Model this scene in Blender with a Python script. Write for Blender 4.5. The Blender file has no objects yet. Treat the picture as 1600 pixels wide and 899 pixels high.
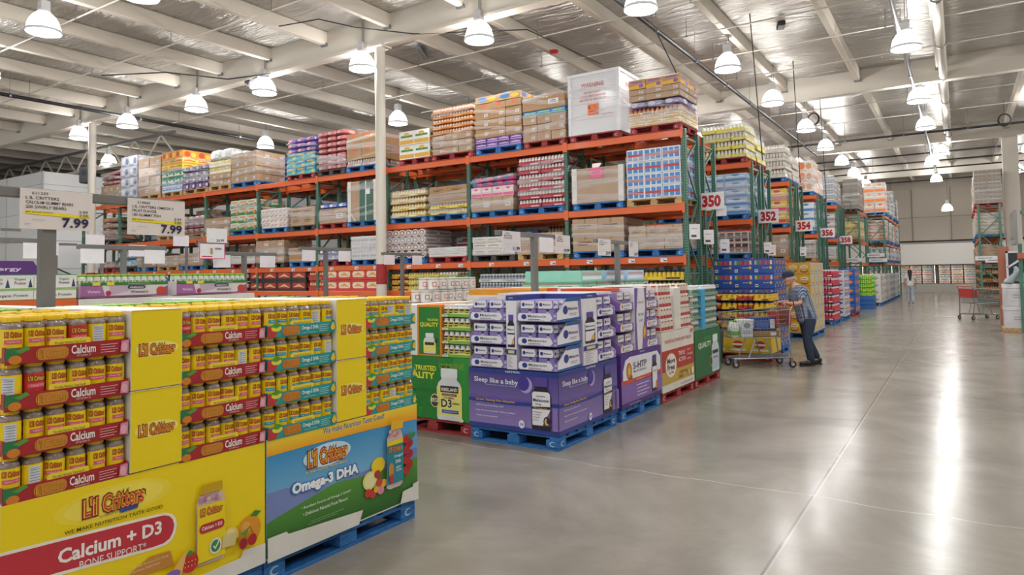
import bpy, math, random
from mathutils import Vector, Matrix
random.seed(7)
C = bpy.context.scene.collection
SC = bpy.context.scene
PI = math.pi
# ------------------------------------------------------------------ camera
CAMZ = 1.68
R_RIGHT = Vector((0.83785, 0.54566, -0.016187)); R_DOWN = Vector((-0.038521, 0.029519, -0.998822)); R_FWD = Vector((-0.544539, 0.837486, 0.045752))
cd = bpy.data.cameras.new('camera'); cam = bpy.data.objects.new('camera', cd); C.objects.link(cam)
mw = Matrix.Identity(4)
for i in range(3):
    mw[i][0] = R_RIGHT[i]; mw[i][1] = -R_DOWN[i]; mw[i][2] = -R_FWD[i]
mw[2][3] = CAMZ
cam.matrix_world = mw
cd.sensor_width = 36.0; cd.lens = 1074.94 / 1600 * 36.0; cd.shift_y = -(449.5 - 380.0) / 1600
cd.clip_start = 0.05; cd.clip_end = 300
SC.camera = cam
# ------------------------------------------------------------------ light and exposure
LAMP_POWER = 245.0
WORLD_STRENGTH = 0.95
SC.view_settings.view_transform = 'Standard'; SC.view_settings.look = 'None'
SC.view_settings.exposure = 0.12; SC.view_settings.gamma = 1.0; SC.view_settings.use_curve_mapping = False
w = bpy.data.worlds.new('world'); SC.world = w; w.use_nodes = True
w.node_tree.nodes['Background'].inputs[0].default_value = (1.0, 0.97, 0.93, 1)
w.node_tree.nodes['Background'].inputs[1].default_value = WORLD_STRENGTH  # even ambient fill, added from the hall's open front
SC.cycles.max_bounces = 6; SC.cycles.diffuse_bounces = 4; SC.cycles.glossy_bounces = 3
SC.cycles.transmission_bounces = 4; SC.cycles.transparent_max_bounces = 12
SC.cycles.caustics_reflective = False; SC.cycles.caustics_refractive = False
SC.cycles.sample_clamp_indirect = 4.0
# ------------------------------------------------------------------ materials
def lin(h):
    h = h.lstrip('#'); o = []
    for i in (0, 2, 4):
        c = int(h[i:i+2], 16) / 255
        o.append(c / 12.92 if c <= .04045 else ((c + .055) / 1.055) ** 2.4)
    return (*o, 1)
MATS = {}
def newmat(name):
    m = bpy.data.materials.new(name); m.use_nodes = True
    nt = m.node_tree; return m, nt, nt.nodes['Principled BSDF'], nt.nodes.new, nt.links.new
def M(hexc, r=.5, metal=0, var=.12, scale=6, coat=0, bump=0):
    """a painted, printed or moulded surface: one colour with slight uneven tone"""
    k = (hexc, r, metal, var, scale, coat, bump)
    if k in MATS: return MATS[k]
    m, nt, b, N, L = newmat('paint_' + hexc.strip('#'))
    tc = N('ShaderNodeTexCoord'); no = N('ShaderNodeTexNoise'); no.inputs['Scale'].default_value = scale; no.inputs['Detail'].default_value = 3
    L(tc.outputs['Object'], no.inputs['Vector'])
    hs = N('ShaderNodeHueSaturation'); hs.inputs['Color'].default_value = lin(hexc)
    mr = N('ShaderNodeMapRange'); mr.inputs['To Min'].default_value = 1 - var; mr.inputs['To Max'].default_value = 1 + var
    L(no.outputs['Fac'], mr.inputs['Value']); L(mr.outputs[0], hs.inputs['Value']); L(hs.outputs[0], b.inputs['Base Color'])
    b.inputs['Roughness'].default_value = r; b.inputs['Metallic'].default_value = metal
    b.inputs['Coat Weight'].default_value = coat; b.inputs['Coat Roughness'].default_value = .12
    if bump:
        bp = N('ShaderNodeBump'); bp.inputs['Strength'].default_value = bump; bp.inputs['Distance'].default_value = .01
        n2 = N('ShaderNodeTexNoise'); n2.inputs['Scale'].default_value = scale * 2; n2.inputs['Detail'].default_value = 4; n2.inputs['Distortion'].default_value = 1.5
        L(tc.outputs['Object'], n2.inputs['Vector']); L(n2.outputs['Fac'], bp.inputs['Height']); L(bp.outputs[0], b.inputs['Normal'])
        if coat: L(bp.outputs[0], b.inputs['Coat Normal'])
    MATS[k] = m; return m
def mixed(name, cols, scale, r=.45, coat=0, kind='voronoi'):
    """many small coloured pieces (sweets in a jar, goods on a shelf)"""
    if name in MATS: return MATS[name]
    m, nt, b, N, L = newmat(name)
    tc = N('ShaderNodeTexCoord'); vo = N('ShaderNodeTexVoronoi'); vo.inputs['Scale'].default_value = scale
    L(tc.outputs['Object'], vo.inputs['Vector'])
    cr = N('ShaderNodeValToRGB'); cr.color_ramp.interpolation = 'CONSTANT'
    sep = N('ShaderNodeSeparateColor'); L(vo.outputs['Color'], sep.inputs[0]); L(sep.outputs[0], cr.inputs[0])
    el = cr.color_ramp.elements
    while len(el) < len(cols): el.new(.5)
    for i, c in enumerate(cols): el[i].position = i / len(cols); el[i].color = lin(c)
    L(cr.outputs[0], b.inputs['Base Color']); b.inputs['Roughness'].default_value = r; b.inputs['Coat Weight'].default_value = coat
    b.inputs['Coat Roughness'].default_value = .08
    MATS[name] = m; return m
def gradient(name, z0, z1, c0, c1):
    """print that runs from one ink to another up the panel"""
    if name in MATS: return MATS[name]
    m, nt, b, N, L = newmat(name)
    tc = N('ShaderNodeTexCoord'); sx = N('ShaderNodeSeparateXYZ'); L(tc.outputs['Object'], sx.inputs[0])
    mr = N('ShaderNodeMapRange'); mr.inputs['From Min'].default_value = z0; mr.inputs['From Max'].default_value = z1
    L(sx.outputs['Z'], mr.inputs['Value']); cr = N('ShaderNodeValToRGB'); L(mr.outputs[0], cr.inputs[0])
    cr.color_ramp.elements[0].color = lin(c0); cr.color_ramp.elements[1].color = lin(c1)
    L(cr.outputs[0], b.inputs['Base Color']); b.inputs['Roughness'].default_value = .4
    MATS[name] = m; return m
def KRAFT(coat=0): return M('#b08c66' if not coat else '#b4967a', .7 if not coat else .45, 0, .16, 3, coat, .25 if coat else 0)
WOODS = dict(blue='#2f74b8', red='#a03436', wood='#c9a370', dark='#4c4a4a')
def WOOD(k):
    n = 'pallet_wood_' + k
    if n in MATS: return MATS[n]
    m, nt, b, N, L = newmat(n)
    tc = N('ShaderNodeTexCoord'); mp = N('ShaderNodeMapping'); mp.inputs['Scale'].default_value = (3, 3, 14); L(tc.outputs['Object'], mp.inputs[0])
    no = N('ShaderNodeTexNoise'); no.inputs['Scale'].default_value = 3; no.inputs['Detail'].default_value = 6; L(mp.outputs[0], no.inputs['Vector'])
    cr = N('ShaderNodeValToRGB'); L(no.outputs['Fac'], cr.inputs[0])
    c = lin(WOODS[k]); e = cr.color_ramp.elements
    e[0].position = .3; e[0].color = (c[0]*.6, c[1]*.6, c[2]*.6, 1); e[1].position = .7; e[1].color = (min(1, c[0]*1.2), min(1, c[1]*1.2), min(1, c[2]*1.2), 1)
    L(cr.outputs[0], b.inputs['Base Color']); b.inputs['Roughness'].default_value = .75
    MATS[n] = m; return m
def FILM():
    if 'film' in MATS: return MATS['film']
    m, nt, b, N, L = newmat('clear_stretch_film')
    b.inputs['Base Color'].default_value = (.9, .92, .95, 1); b.inputs['Roughness'].default_value = .12; b.inputs['Specular IOR Level'].default_value = 1.0
    tr = N('ShaderNodeBsdfTransparent'); mx = N('ShaderNodeMixShader'); mx.inputs[0].default_value = .26
    L(tr.outputs[0], mx.inputs[1]); L(b.outputs[0], mx.inputs[2]); L(mx.outputs[0], nt.nodes['Material Output'].inputs[0])
    tc = N('ShaderNodeTexCoord'); no = N('ShaderNodeTexNoise'); no.inputs['Scale'].default_value = 9; no.inputs['Distortion'].default_value = 2; L(tc.outputs['Object'], no.inputs['Vector'])
    bp = N('ShaderNodeBump'); bp.inputs['Strength'].default_value = .8; bp.inputs['Distance'].default_value = .03; L(no.outputs['Fac'], bp.inputs['Height']); L(bp.outputs[0], b.inputs['Normal'])
    MATS['film'] = m; return m
def FLOORM():
    m, nt, b, N, L = newmat('polished_concrete')
    tc = N('ShaderNodeTexCoord'); 
    n1 = N('ShaderNodeTexNoise'); n1.inputs['Scale'].default_value = .55; n1.inputs['Detail'].default_value = 8; n1.inputs['Roughness'].default_value = .65; n1.inputs['Distortion'].default_value = .6
    L(tc.outputs['Object'], n1.inputs['Vector'])
    cr = N('ShaderNodeValToRGB'); L(n1.outputs['Fac'], cr.inputs[0]); e = cr.color_ramp.elements
    e[0].position = .32; e[0].color = lin('#7c756b'); e[1].position = .7; e[1].color = lin('#a19a8f')
    # saw-cut joint along the aisle and hairline cracks
    sx = N('ShaderNodeSeparateXYZ'); L(tc.outputs['Object'], sx.inputs[0])
    def line(axis, pos, half, wob=0):
        a = N('ShaderNodeMath'); a.operation = 'ADD'; L(sx.outputs[axis], a.inputs[0]); a.inputs[1].default_value = -pos
        src = a
        if wob:
            nn = N('ShaderNodeTexNoise'); nn.inputs['Scale'].default_value = .8; L(tc.outputs['Object'], nn.inputs['Vector'])
            s = N('ShaderNodeMath'); s.operation = 'MULTIPLY_ADD'; L(nn.outputs['Fac'], s.inputs[0]); s.inputs[1].default_value = wob; L(a.outputs[0], s.inputs[2]); src = s
        ab = N('ShaderNodeMath'); ab.operation = 'ABSOLUTE'; L(src.outputs[0], ab.inputs[0])
        lt = N('ShaderNodeMath'); lt.operation = 'LESS_THAN'; L(ab.outputs[0], lt.inputs[0]); lt.inputs[1].default_value = half
        return lt
    col = cr.outputs[0]
    for lt, c in ((line('X', -.985, .007), '#5e574e'), (line('X', -.968, .004), '#b0a89c'), (line('Y', 5.75, .005, .5), '#bdb6aa'), (line('Y', 10.8, .005, .5), '#8a8378'), (line('X', 4.2, .012), '#6e675d')):
        mx = N('ShaderNodeMix'); mx.data_type = 'RGBA'; L(lt.outputs[0], mx.inputs[0]); L(col, mx.inputs[6]); mx.inputs[7].default_value = lin(c); col = mx.outputs[2]
    L(col, b.inputs['Base Color'])
    n2 = N('ShaderNodeTexNoise'); n2.inputs['Scale'].default_value = 2.2; n2.inputs['Detail'].default_value = 5; L(tc.outputs['Object'], n2.inputs['Vector'])
    mr = N('ShaderNodeMapRange'); mr.inputs['To Min'].default_value = .13; mr.inputs['To Max'].default_value = .29; L(n2.outputs['Fac'], mr.inputs['Value']); L(mr.outputs[0], b.inputs['Roughness'])
    b.inputs['Specular IOR Level'].default_value = .33
    bp = N('ShaderNodeBump'); bp.inputs['Strength'].default_value = .09; bp.inputs['Distance'].default_value = .01
    n3 = N('ShaderNodeTexNoise'); n3.inputs['Scale'].default_value = 7; n3.inputs['Detail'].default_value = 2; L(tc.outputs['Object'], n3.inputs['Vector']); L(n3.outputs['Fac'], bp.inputs['Height']); L(bp.outputs[0], b.inputs['Normal'])
    return m
def FOIL():
    m, nt, b, N, L = newmat('foil_faced_insulation')
    tc = N('ShaderNodeTexCoord'); mp = N('ShaderNodeMapping'); mp.inputs['Scale'].default_value = (.45, 2.6, 1); mp.inputs['Rotation'].default_value = (0, 0, .12); L(tc.outputs['Object'], mp.inputs[0])
    no = N('ShaderNodeTexNoise'); no.inputs['Scale'].default_value = 1.6; no.inputs['Detail'].default_value = 5; no.inputs['Distortion'].default_value = 1.4; L(mp.outputs[0], no.inputs['Vector'])
    bp = N('ShaderNodeBump'); bp.inputs['Strength'].default_value = 1.0; bp.inputs['Distance'].default_value = .32
    nf = N('ShaderNodeTexNoise'); nf.inputs['Scale'].default_value = 5.5; nf.inputs['Detail'].default_value = 3; nf.inputs['Distortion'].default_value = 1.0; L(mp.outputs[0], nf.inputs['Vector'])
    ad = N('ShaderNodeMath'); ad.operation = 'MULTIPLY_ADD'; ad.inputs[1].default_value = .28; L(nf.outputs['Fac'], ad.inputs[0]); L(no.outputs['Fac'], ad.inputs[2]); L(ad.outputs[0], bp.inputs['Height']); L(bp.outputs[0], b.inputs['Normal'])
    n2 = N('ShaderNodeTexNoise'); n2.inputs['Scale'].default_value = .35; n2.inputs['Detail'].default_value = 3; L(tc.outputs['Object'], n2.inputs['Vector'])
    cr = N('ShaderNodeValToRGB'); L(n2.outputs['Fac'], cr.inputs[0]); e = cr.color_ramp.elements; e[0].color = lin('#bdb9b2'); e[1].color = lin('#e2dfda'); e[0].position = .3; e[1].position = .7
    L(cr.outputs[0], b.inputs['Base Color']); b.inputs['Metallic'].default_value = .75; b.inputs['Roughness'].default_value = .3
    return m
def GLOW(hexc, s):
    k = ('glow', hexc, s)
    if k in MATS: return MATS[k]
    m, nt, b, N, L = newmat('lamp_glow')
    b.inputs['Base Color'].default_value = lin(hexc); b.inputs['Emission Color'].default_value = lin(hexc); b.inputs['Emission Strength'].default_value = s
    MATS[k] = m; return m
def SHADE():
    if 'shade' in MATS: return MATS['shade']
    m, nt, b, N, L = newmat('ribbed_acrylic_shade')
    b.inputs['Base Color'].default_value = (.9, .92, 1, 1); b.inputs['Roughness'].default_value = .25
    b.inputs['Emission Color'].default_value = (.93, .95, 1, 1); b.inputs['Emission Strength'].default_value = .5
    tr = N('ShaderNodeBsdfTransparent'); mx = N('ShaderNodeMixShader'); mx.inputs[0].default_value = .5
    L(tr.outputs[0], mx.inputs[1]); L(b.outputs[0], mx.inputs[2]); L(mx.outputs[0], nt.nodes['Material Output'].inputs[0])
    MATS['shade'] = m; return m
def GLASS():
    if 'glass' in MATS: return MATS['glass']
    m, nt, b, N, L = newmat('door_glass')
    b.inputs['Base Color'].default_value = (.9, .95, .95, 1); b.inputs['Roughness'].default_value = .03
    tr = N('ShaderNodeBsdfTransparent'); mx = N('ShaderNodeMixShader'); mx.inputs[0].default_value = .12
    L(tr.outputs[0], mx.inputs[1]); L(b.outputs[0], mx.inputs[2]); L(mx.outputs[0], nt.nodes['Material Output'].inputs[0])
    MATS['glass'] = m; return m
# ------------------------------------------------------------------ mesh builder
_TXT = {}
def text2d(s, bold=0.0):
    k = (s, bold)
    if k in _TXT: return _TXT[k]
    cu = bpy.data.curves.new('t', 'FONT'); cu.body = s; cu.resolution_u = 2; cu.offset = bold
    ob = bpy.data.objects.new('t', cu); C.objects.link(ob)
    dg = bpy.context.evaluated_depsgraph_get(); me = ob.evaluated_get(dg).to_mesh()
    v = [(p.co.x, p.co.y) for p in me.vertices]; f = [tuple(p.vertices) for p in me.polygons]
    ob.evaluated_get(dg).to_mesh_clear(); bpy.data.objects.remove(ob); bpy.data.curves.remove(cu)
    xs = [a for a, b in v] or [0]; ys = [b for a, b in v] or [0]
    _TXT[k] = (v, f, min(xs), min(ys), max(xs) - min(xs) or 1, max(ys) - min(ys) or 1); return _TXT[k]
class MB:
    def __init__(s): s.v = []; s.f = []; s.mi = []; s.ms = []
    def m(s, mat):
        if mat not in s.ms: s.ms.append(mat)
        return s.ms.index(mat)
    def face(s, pts, mat):
        n = len(s.v); s.v += [tuple(p) for p in pts]; s.f.append(tuple(range(n, n + len(pts)))); s.mi.append(s.m(mat))
    def add(s, vs, fs, mat):
        n = len(s.v); s.v += [tuple(p) for p in vs]; k = s.m(mat)
        for f in fs: s.f.append(tuple(n + i for i in f)); s.mi.append(k)
    BF = ((0,3,2,1),(4,5,6,7),(0,1,5,4),(1,2,6,5),(2,3,7,6),(3,0,4,7))
    def box(s, x0, y0, z0, x1, y1, z1, mat, bev=0):
        if not bev:
            s.add([(x0,y0,z0),(x1,y0,z0),(x1,y1,z0),(x0,y1,z0),(x0,y0,z1),(x1,y0,z1),(x1,y1,z1),(x0,y1,z1)], s.BF, mat); return s
        b = bev; vs = []
        for z, i in ((z0, b), (z0 + b, 0), (z1 - b, 0), (z1, b)):
            vs += [(x0+i+(b if not i else 0)*0, y0+i, z), (x1-i, y0+i, z), (x1-i, y1-i, z), (x0+i, y1-i, z)]
        fs = [(3,2,1,0), (12,13,14,15)]
        for k in range(3):
            for j in range(4):
                a = k*4+j; c = k*4+(j+1) % 4; fs.append((a, c, c+4, a+4))
        s.add(vs, fs, mat); return s
    def bar(s, p0, p1, w, h, mat, up=(0,0,1)):
        p0 = Vector(p0); p1 = Vector(p1); d = (p1 - p0).normalized(); u = Vector(up)
        if abs(d.dot(u)) > .98: u = Vector((0,1,0))
        a = d.cross(u).normalized() * w / 2; b = a.cross(d).normalized() * h / 2
        s.add([p0-a-b, p0+a-b, p0+a+b, p0-a+b, p1-a-b, p1+a-b, p1+a+b, p1-a+b], ((0,1,2,3),(7,6,5,4),(0,4,5,1),(1,5,6,2),(2,6,7,3),(3,7,4,0)), mat); return s
    def tube(s, p0, p1, r, mat, n=8, r1=None): return s.path([p0, p1], r, mat, n, r1)
    def path(s, pts, r, mat, n=6, r1=None, cap=True):
        pts = [Vector(p) for p in pts]; N = len(pts); vs = []; u = None
        for i, p in enumerate(pts):
            d = (pts[min(i+1, N-1)] - pts[max(i-1, 0)]).normalized()
            if u is None: u = d.orthogonal().normalized()
            else:
                u = (u - d * u.dot(d)); u = u.normalized() if u.length > 1e-6 else d.orthogonal().normalized()
            w = d.cross(u); rr = r if r1 is None else r + (r1 - r) * i / (N - 1)
            for k in range(n):
                a = 2*PI*k/n; vs.append(p + (u*math.cos(a) + w*math.sin(a)) * rr)
        fs = []
        for i in range(N-1):
            for k in range(n):
                a = i*n+k; b = i*n+(k+1) % n; fs.append((a, b, b+n, a+n))
        if cap: fs.append(tuple(range(n-1, -1, -1))); fs.append(tuple(range((N-1)*n, N*n)))
        s.add(vs, fs, mat); return s
    def lathe(s, prof, c, mat, n=14, sx=1, sy=1, close=True):
        vs = []; fs = []
        for r, z in prof:
            for k in range(n):
                a = 2*PI*(k+.5)/n; vs.append((c[0]+r*sx*math.cos(a), c[1]+r*sy*math.sin(a), c[2]+z))
        for i in range(len(prof)-1):
            for k in range(n):
                a = i*n+k; b = i*n+(k+1) % n; fs.append((a, b, b+n, a+n))
        if close: fs.append(tuple(range(n-1, -1, -1))); fs.append(tuple(range((len(prof)-1)*n, len(prof)*n)))
        s.add(vs, fs, mat); return s
    def ball(s, c, rx, ry, rz, mat, n=12, m=8):
        return s.lathe([(max(.02, math.sin(PI*i/m)) if 0 < i < m else .02, -math.cos(PI*i/m)*rz) for i in range(m+1)], c, mat, n, rx, ry)
    def art(s, o, u, n, v=(0,0,1), off=.0012): return Art(s, o, u, n, v, off)
    def mesh(s, name, smooth=False, xf=None):
        me = bpy.data.meshes.new(name); vs = s.v if xf is None else [tuple(xf @ Vector(p)) for p in s.v]
        me.from_pydata(vs, [], s.f)
        for mt in s.ms: me.materials.append(mt)
        me.polygons.foreach_set('material_index', s.mi)
        if smooth:
            me.polygons.foreach_set('use_smooth', [True]*len(s.f)); me.set_sharp_from_angle(angle=math.radians(38))
        me.update(); return me
    def build(s, name, parent=None, loc=(0,0,0), rz=0, smooth=False): return link(name, s.mesh(name, smooth), parent, loc, rz)
class Art:
    """flat printing laid on a panel: each shape a hair above the one before"""
    def __init__(s, mb, o, u, n, v, off):
        s.mb = mb; s.o = Vector(o); s.u = Vector(u); s.n = Vector(n); s.vv = Vector(v); s.off = off; s.k = 0; s.cyl = None
    def at(s, a, b, d):
        if s.cyl:
            r, zc = s.cyl; t = a / r; dr = r + d
            return s.o + s.u*(math.sin(t)*dr) + s.n*(math.cos(t)*dr) + s.vv*b
        return s.o + s.u*a + s.vv*b + s.n*d
    def P(s, pts, mat):
        d = s.off + s.k*.0005; s.k += 1
        s.mb.face([s.at(a, b, d) for a, b in pts], mat if not isinstance(mat, str) else M(mat, .42)); return s
    def R(s, a, b, c, d, mat, nu=1):
        dd = s.off + s.k*.0005; s.k += 1; mat = mat if not isinstance(mat, str) else M(mat, .42)
        for i in range(nu):
            x0 = a+(c-a)*i/nu; x1 = a+(c-a)*(i+1)/nu
            s.mb.face([s.at(x0,b,dd), s.at(x1,b,dd), s.at(x1,d,dd), s.at(x0,d,dd)], mat)
        return s
    def E(s, cx, cy, rx, ry, mat, n=18): return s.P([(cx+rx*math.cos(2*PI*i/n), cy+ry*math.sin(2*PI*i/n)) for i in range(n)], mat)
    def RR(s, a, b, c, d, mat, r=None):
        r = min(c-a, d-b)/2 if r is None else r; pts = []
        for cx, cy, t0 in ((c-r, d-r, 0), (a+r, d-r, 90), (a+r, b+r, 180), (c-r, b+r, 270)):
            pts += [(cx+r*math.cos(math.radians(t0+t)), cy+r*math.sin(math.radians(t0+t))) for t in (0, 22, 45, 68, 90)]
        return s.P(pts, mat)
    def T(s, txt, x, y, w, h, mat, bold=0, skew=0, rise=0):
        v, f, x0, y0, tw, th = text2d(txt, bold); d = s.off + s.k*.0005; s.k += 1
        if w is None: w = tw * h / th
        vs = []
        for a, b in v:
            p = (a-x0)/tw; q = (b-y0)/th; vs.append(s.at(x+p*w+q*h*skew, y+q*h+p*rise, d))
        s.mb.add(vs, f, mat if not isinstance(mat, str) else M(mat, .42)); return s
    def bottle(s, x, y, w, h, cap, body, label=None, wide=False):
        """a printed picture of a bottle standing at x..x+w, y..y+h"""
        c = x+w/2; cw = w*(.33 if not wide else .4)
        s.P([(x+w*.04, y), (x+w*.96, y), (x+w, y+h*.05), (x+w, y+h*.62), (x+w*.93, y+h*.72), (c+cw*.95, y+h*.78), (c+cw*.95, y+h*.83), (c-cw*.95, y+h*.83), (c-cw*.95, y+h*.78), (x+w*.07, y+h*.72), (x, y+h*.62), (x, y+h*.05)], body)
        s.RR(c-cw, y+h*.82, c+cw, y+h, cap, w*.04)
        if label: s.RR(x+w*.0, y+h*.07, x+w, y+h*.6, label, w*.06)
        return s
# ------------------------------------------------------------------ objects
def link(name, me, parent=None, loc=(0,0,0), rz=0):
    o = bpy.data.objects.new(name, me); C.objects.link(o); o.location = loc; o.rotation_euler = (0,0,rz)
    if parent: o.parent = parent
    return o
def tag(o, label, cat=None, group=None, kind=None):
    if label: o['label'] = label
    if cat: o['category'] = cat
    if group: o['group'] = group
    if kind: o['kind'] = kind
    return o
def thing(name, label, cat, loc=(0,0,0), rz=0, group=None):
    return tag(link(name, None, None, loc, rz), label, cat, group)
def struct(o): o['kind'] = 'structure'; return o
class Proto:
    """one kind of thing: its own mesh (or none) and its parts; each spawn links a fresh copy of all of them"""
    def __init__(s, name, mesh, cat, parts=()): s.name = name; s.mesh = mesh; s.cat = cat; s.parts = parts
    def spawn(s, loc, rz, label, group=None):
        r = tag(link(s.name, s.mesh, None, loc, rz), label, s.cat, group)
        def kids(par, parts):
            for p in parts:
                o = link(p[0], p[1], par)
                if len(p) > 2 and p[2]: o['label'] = p[2]
                if len(p) > 3: kids(o, p[3])
        kids(r, s.parts); return r
# ================================================================== the building
WHITE = M('#ddd6ca', .6, 0, .06, 1); CREAM = M('#c9bfb0', .7, 0, .08, .6); STEEL = M('#8b8f92', .35, .7); GREY = M('#77787a', .5)
ORANGE = M('#e4682f', .45, 0, .1, 2, .2); GREEN = M('#4b7d6a', .45, 0, .1, 2, .2); BLACK = M('#1c1c1f', .5); PAPER = M('#eceaf0', .5)
mb = MB(); mb.box(-48, -14, -.2, 14, 58, 0, FLOORM()); struct(mb.build('floor'))
mb = MB(); mb.box(-48, -14, 8.0, 14, 58, 8.15, FOIL()); struct(mb.build('ceiling'))
mb = MB(); mb.box(-48, 56, 0, 14, 56.3, 8, CREAM)
for x in range(-46, 14, 6): mb.box(x, 55.985, 0, x+.03, 56, 8, M('#8d857a', .7))
mb.box(-48, 55.985, 5.2, 14, 56, 5.23, M('#8d857a', .7)); struct(mb.build('wall_back'))
mb = MB(); mb.box(-48.3, -14, 0, -48, 58, 8, CREAM); struct(mb.build('wall_left'))
mb = MB(); mb.box(14, -14, 0, 14.3, 58, 8, WHITE); struct(mb.build('wall_right'))
for i, y in enumerate((0, 12.2, 24.3, 36.4, 48.4)):
    mb = MB(); mb.box(-48, y-.13, 7.36, 14, y+.13, 8, WHITE); mb.box(-48, y-.15, 7.3, 14, y+.15, 7.36, WHITE); struct(mb.build('ceiling_girder'))
PURL = M('#d6cdbf', .65, 0, .1, 1.2)
for k in range(-19, 8):
    x = -4.7 + 2.2*k
    mb = MB(); mb.box(x-.08, -14, 7.66, x+.08, 56, 8, PURL, .015)
    for y in (0, 12.2, 24.3, 36.4, 48.4):
        for s in (-1, 1): mb.box(x-.1, y+s*.13-.06, 7.62, x+.1, y+s*.13+.06, 7.7, STEEL)
    struct(mb.build('ceiling_purlin'))
for x in (-39.5, -25.6, -11.7):
    mb = MB(); mb.lathe([(.125, 0), (.125, 7.3)], (x, 12.2, 0), M('#d9d4c9', .5, 0, .05, 1), 24)
    mb.lathe([(.129, 1.5), (.129, 1.98)], (x, 12.2, 0), M('#a3272b', .5), 24); mb.box(x-.2, 12.0, 7.27, x+.2, 12.4, 7.32, WHITE)
    struct(mb.build('column', smooth=True))
mb = MB(); mb.box(1.72, 36.5, 0, 2.28, 37.1, 7.3, WHITE, .02); struct(mb.build('column'))
for x in (-11.7, 2.0):
    mb = MB(); mb.box(x-.2, 24.1, 0, x+.2, 24.5, 7.3, WHITE, .02)
    if x < 0: struct(mb.build('column'))
# lean pipes along and across the hall
def pipe(name, pts, r, mat, label, cat, hang=None):
    mb = MB(); mb.path(pts, r, mat, 10)
    a, b = Vector(pts[0]), Vector(pts[-1]); L = (b-a).length
    o = mb.build(name, smooth=True); tag(o, label, cat)
    if hang:
        n = int(L / hang)
        for i in range(n+1):
            p = a + (b-a)*(i+.5)/(n+1); h = MB(); h.tube(p, (p.x, p.y, 8.0), .008, STEEL, 6); h.tube(p - (b-a).normalized()*.025, p + (b-a).normalized()*.025, r*1.25, STEEL, 10); h.build('hanger_rod', o)
    return o
pipe('sprinkler_main', [(-5.6, 5, 7.2), (-5.6, 35.7, 7.2)], .055, BLACK, 'thick black overhead pipe running back above the end of the near rack', 'pipe', 3)
pipe('sprinkler_main', [(-23.3, 3, 7.2), (-23.3, 30, 7.2)], .055, BLACK, 'black overhead pipe crossing the ceiling on the far left', 'pipe', 4)
pipe('sprinkler_main', [(-9.5, 32.6, 7.2), (6, 32.6, 7.2)], .045, BLACK, 'black overhead cross pipe joining the end of the thick black pipe', 'pipe', 2.5)
for i, y in enumerate((38.5, 41.5, 44.5, 50.5)):
    pipe('sprinkler_branch', [(-11, y, 7.2), (3, y, 7.2)], .04, BLACK, ('first', 'second', 'third', 'last')[i] + ' thin black cross pipe beyond the square white column, counted from the camera', 'pipe', 3)
pipe('vent_pole', [(-1.0, 10, 7.2), (-.95, 46, 7.2)], .05, GREY, 'long grey overhead pipe running down the middle of the aisle', 'pipe', 4)
pipe('air_duct', [(-.2, 8, 7.42), (-.2, 44, 7.42)], .11, WHITE, 'white round duct along the ceiling purlin above the aisle', 'duct', 4)
SPW = M('#cfc8bd', .5)
for i, y in enumerate((3.2, 5.0, 7.4, 9.6, 14.5, 16.6, 18.8, 21.2, 27.2, 30.2)):
    pipe('sprinkler_line', [(-26 if y < 16 else -16, y, 7.55), (5, y, 7.55)], .019, SPW, ('first', 'second', 'third', 'fourth', 'fifth', 'sixth', 'seventh', 'eighth', 'ninth', 'tenth')[i] + ' thin white sprinkler line crossing under the purlins, counted from the camera', 'pipe', 4.4)
def cable(pts, label, r=.014): tag(MB().path(pts, r, BLACK, 6).build('black_cable', smooth=True), label, 'cable')
cable([(-5.35, 12.0, 8.0), (-4.45, 13.2, 5.3)], 'taut black cable dropping from the ceiling to the top pallet at the near rack end')
cable([(-4.1, 17.2, 8.0), (-4.0, 17.6, 4.4)], 'black cable dropping at the second rack end, beside board 352')
cable([(-4.0, 21.9, 8.0), (-3.95, 22.1, 4.3)], 'black cable dropping at the third rack end, beside board 354')
cable([(-4.0, 26.6, 8.0), (-3.95, 26.9, 4.2)], 'black cable dropping at the fourth rack end, beside board 356')
cable([(-13.2, 10.4, 7.6), (-12.4, 10.9, 7.75), (-11.6, 11.3, 7.5), (-10.4, 12.0, 7.3), (-8.2, 13.4, 7.35), (-6.9, 14.6, 6.6)], 'slack dark cable looping under the white girder near the round column')
cable([(-20.5, 10.0, 7.6), (-18.6, 10.8, 7.55), (-16.9, 11.6, 7.25), (-15.6, 12.02, 7.28)], 'dark conduit sagging to the girder on the left', .018)
# coiled spare cable and little ceiling gear
def coil(x, y, z, label):
    mb = MB()
    for j in range(3): mb.path([(x + (.17+.015*j)*math.cos(2*PI*i/16), y+.02*j, z + (.2+.015*j)*math.sin(2*PI*i/16)) for i in range(17)], .014, BLACK, 6)
    mb.tube((x, y, z+.2), (x, y, 7.7), .01, BLACK, 6); tag(mb.build('cable_coil'), label, 'cable coil')
coil(1.55, 30.5, 7.0, 'black coiled cable hanging near the square white column')
coil(-4.3, 27.0, 7.2, 'black coiled cable hanging beside a lamp over the rack ends')
mb = MB(); mb.box(-.18, -.16, -.3, .18, .16, .3, BLACK, .03); mb.art((-.16,-.16,-.28), (1,0,0), (0,-1,0)).R(0, 0, .32, .56, '#303034').E(.16, .36, .11, .11, '#19191b')
sp = mb.build('loudspeaker', None, (-26.6, 12.5, 5.55), .5); tag(sp, 'black loudspeaker box hanging left of the far left round column', 'speaker')
MB().tube((0,0,.28), (0,0,2.45), .012, BLACK, 6).build('suspension_rod', sp)
mb = MB(); mb.lathe([(.05, 0), (.07, .05), (.14, .32), (.15, .34)], (0,0,0), M('#4c4a4a', .5), 14)
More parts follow.
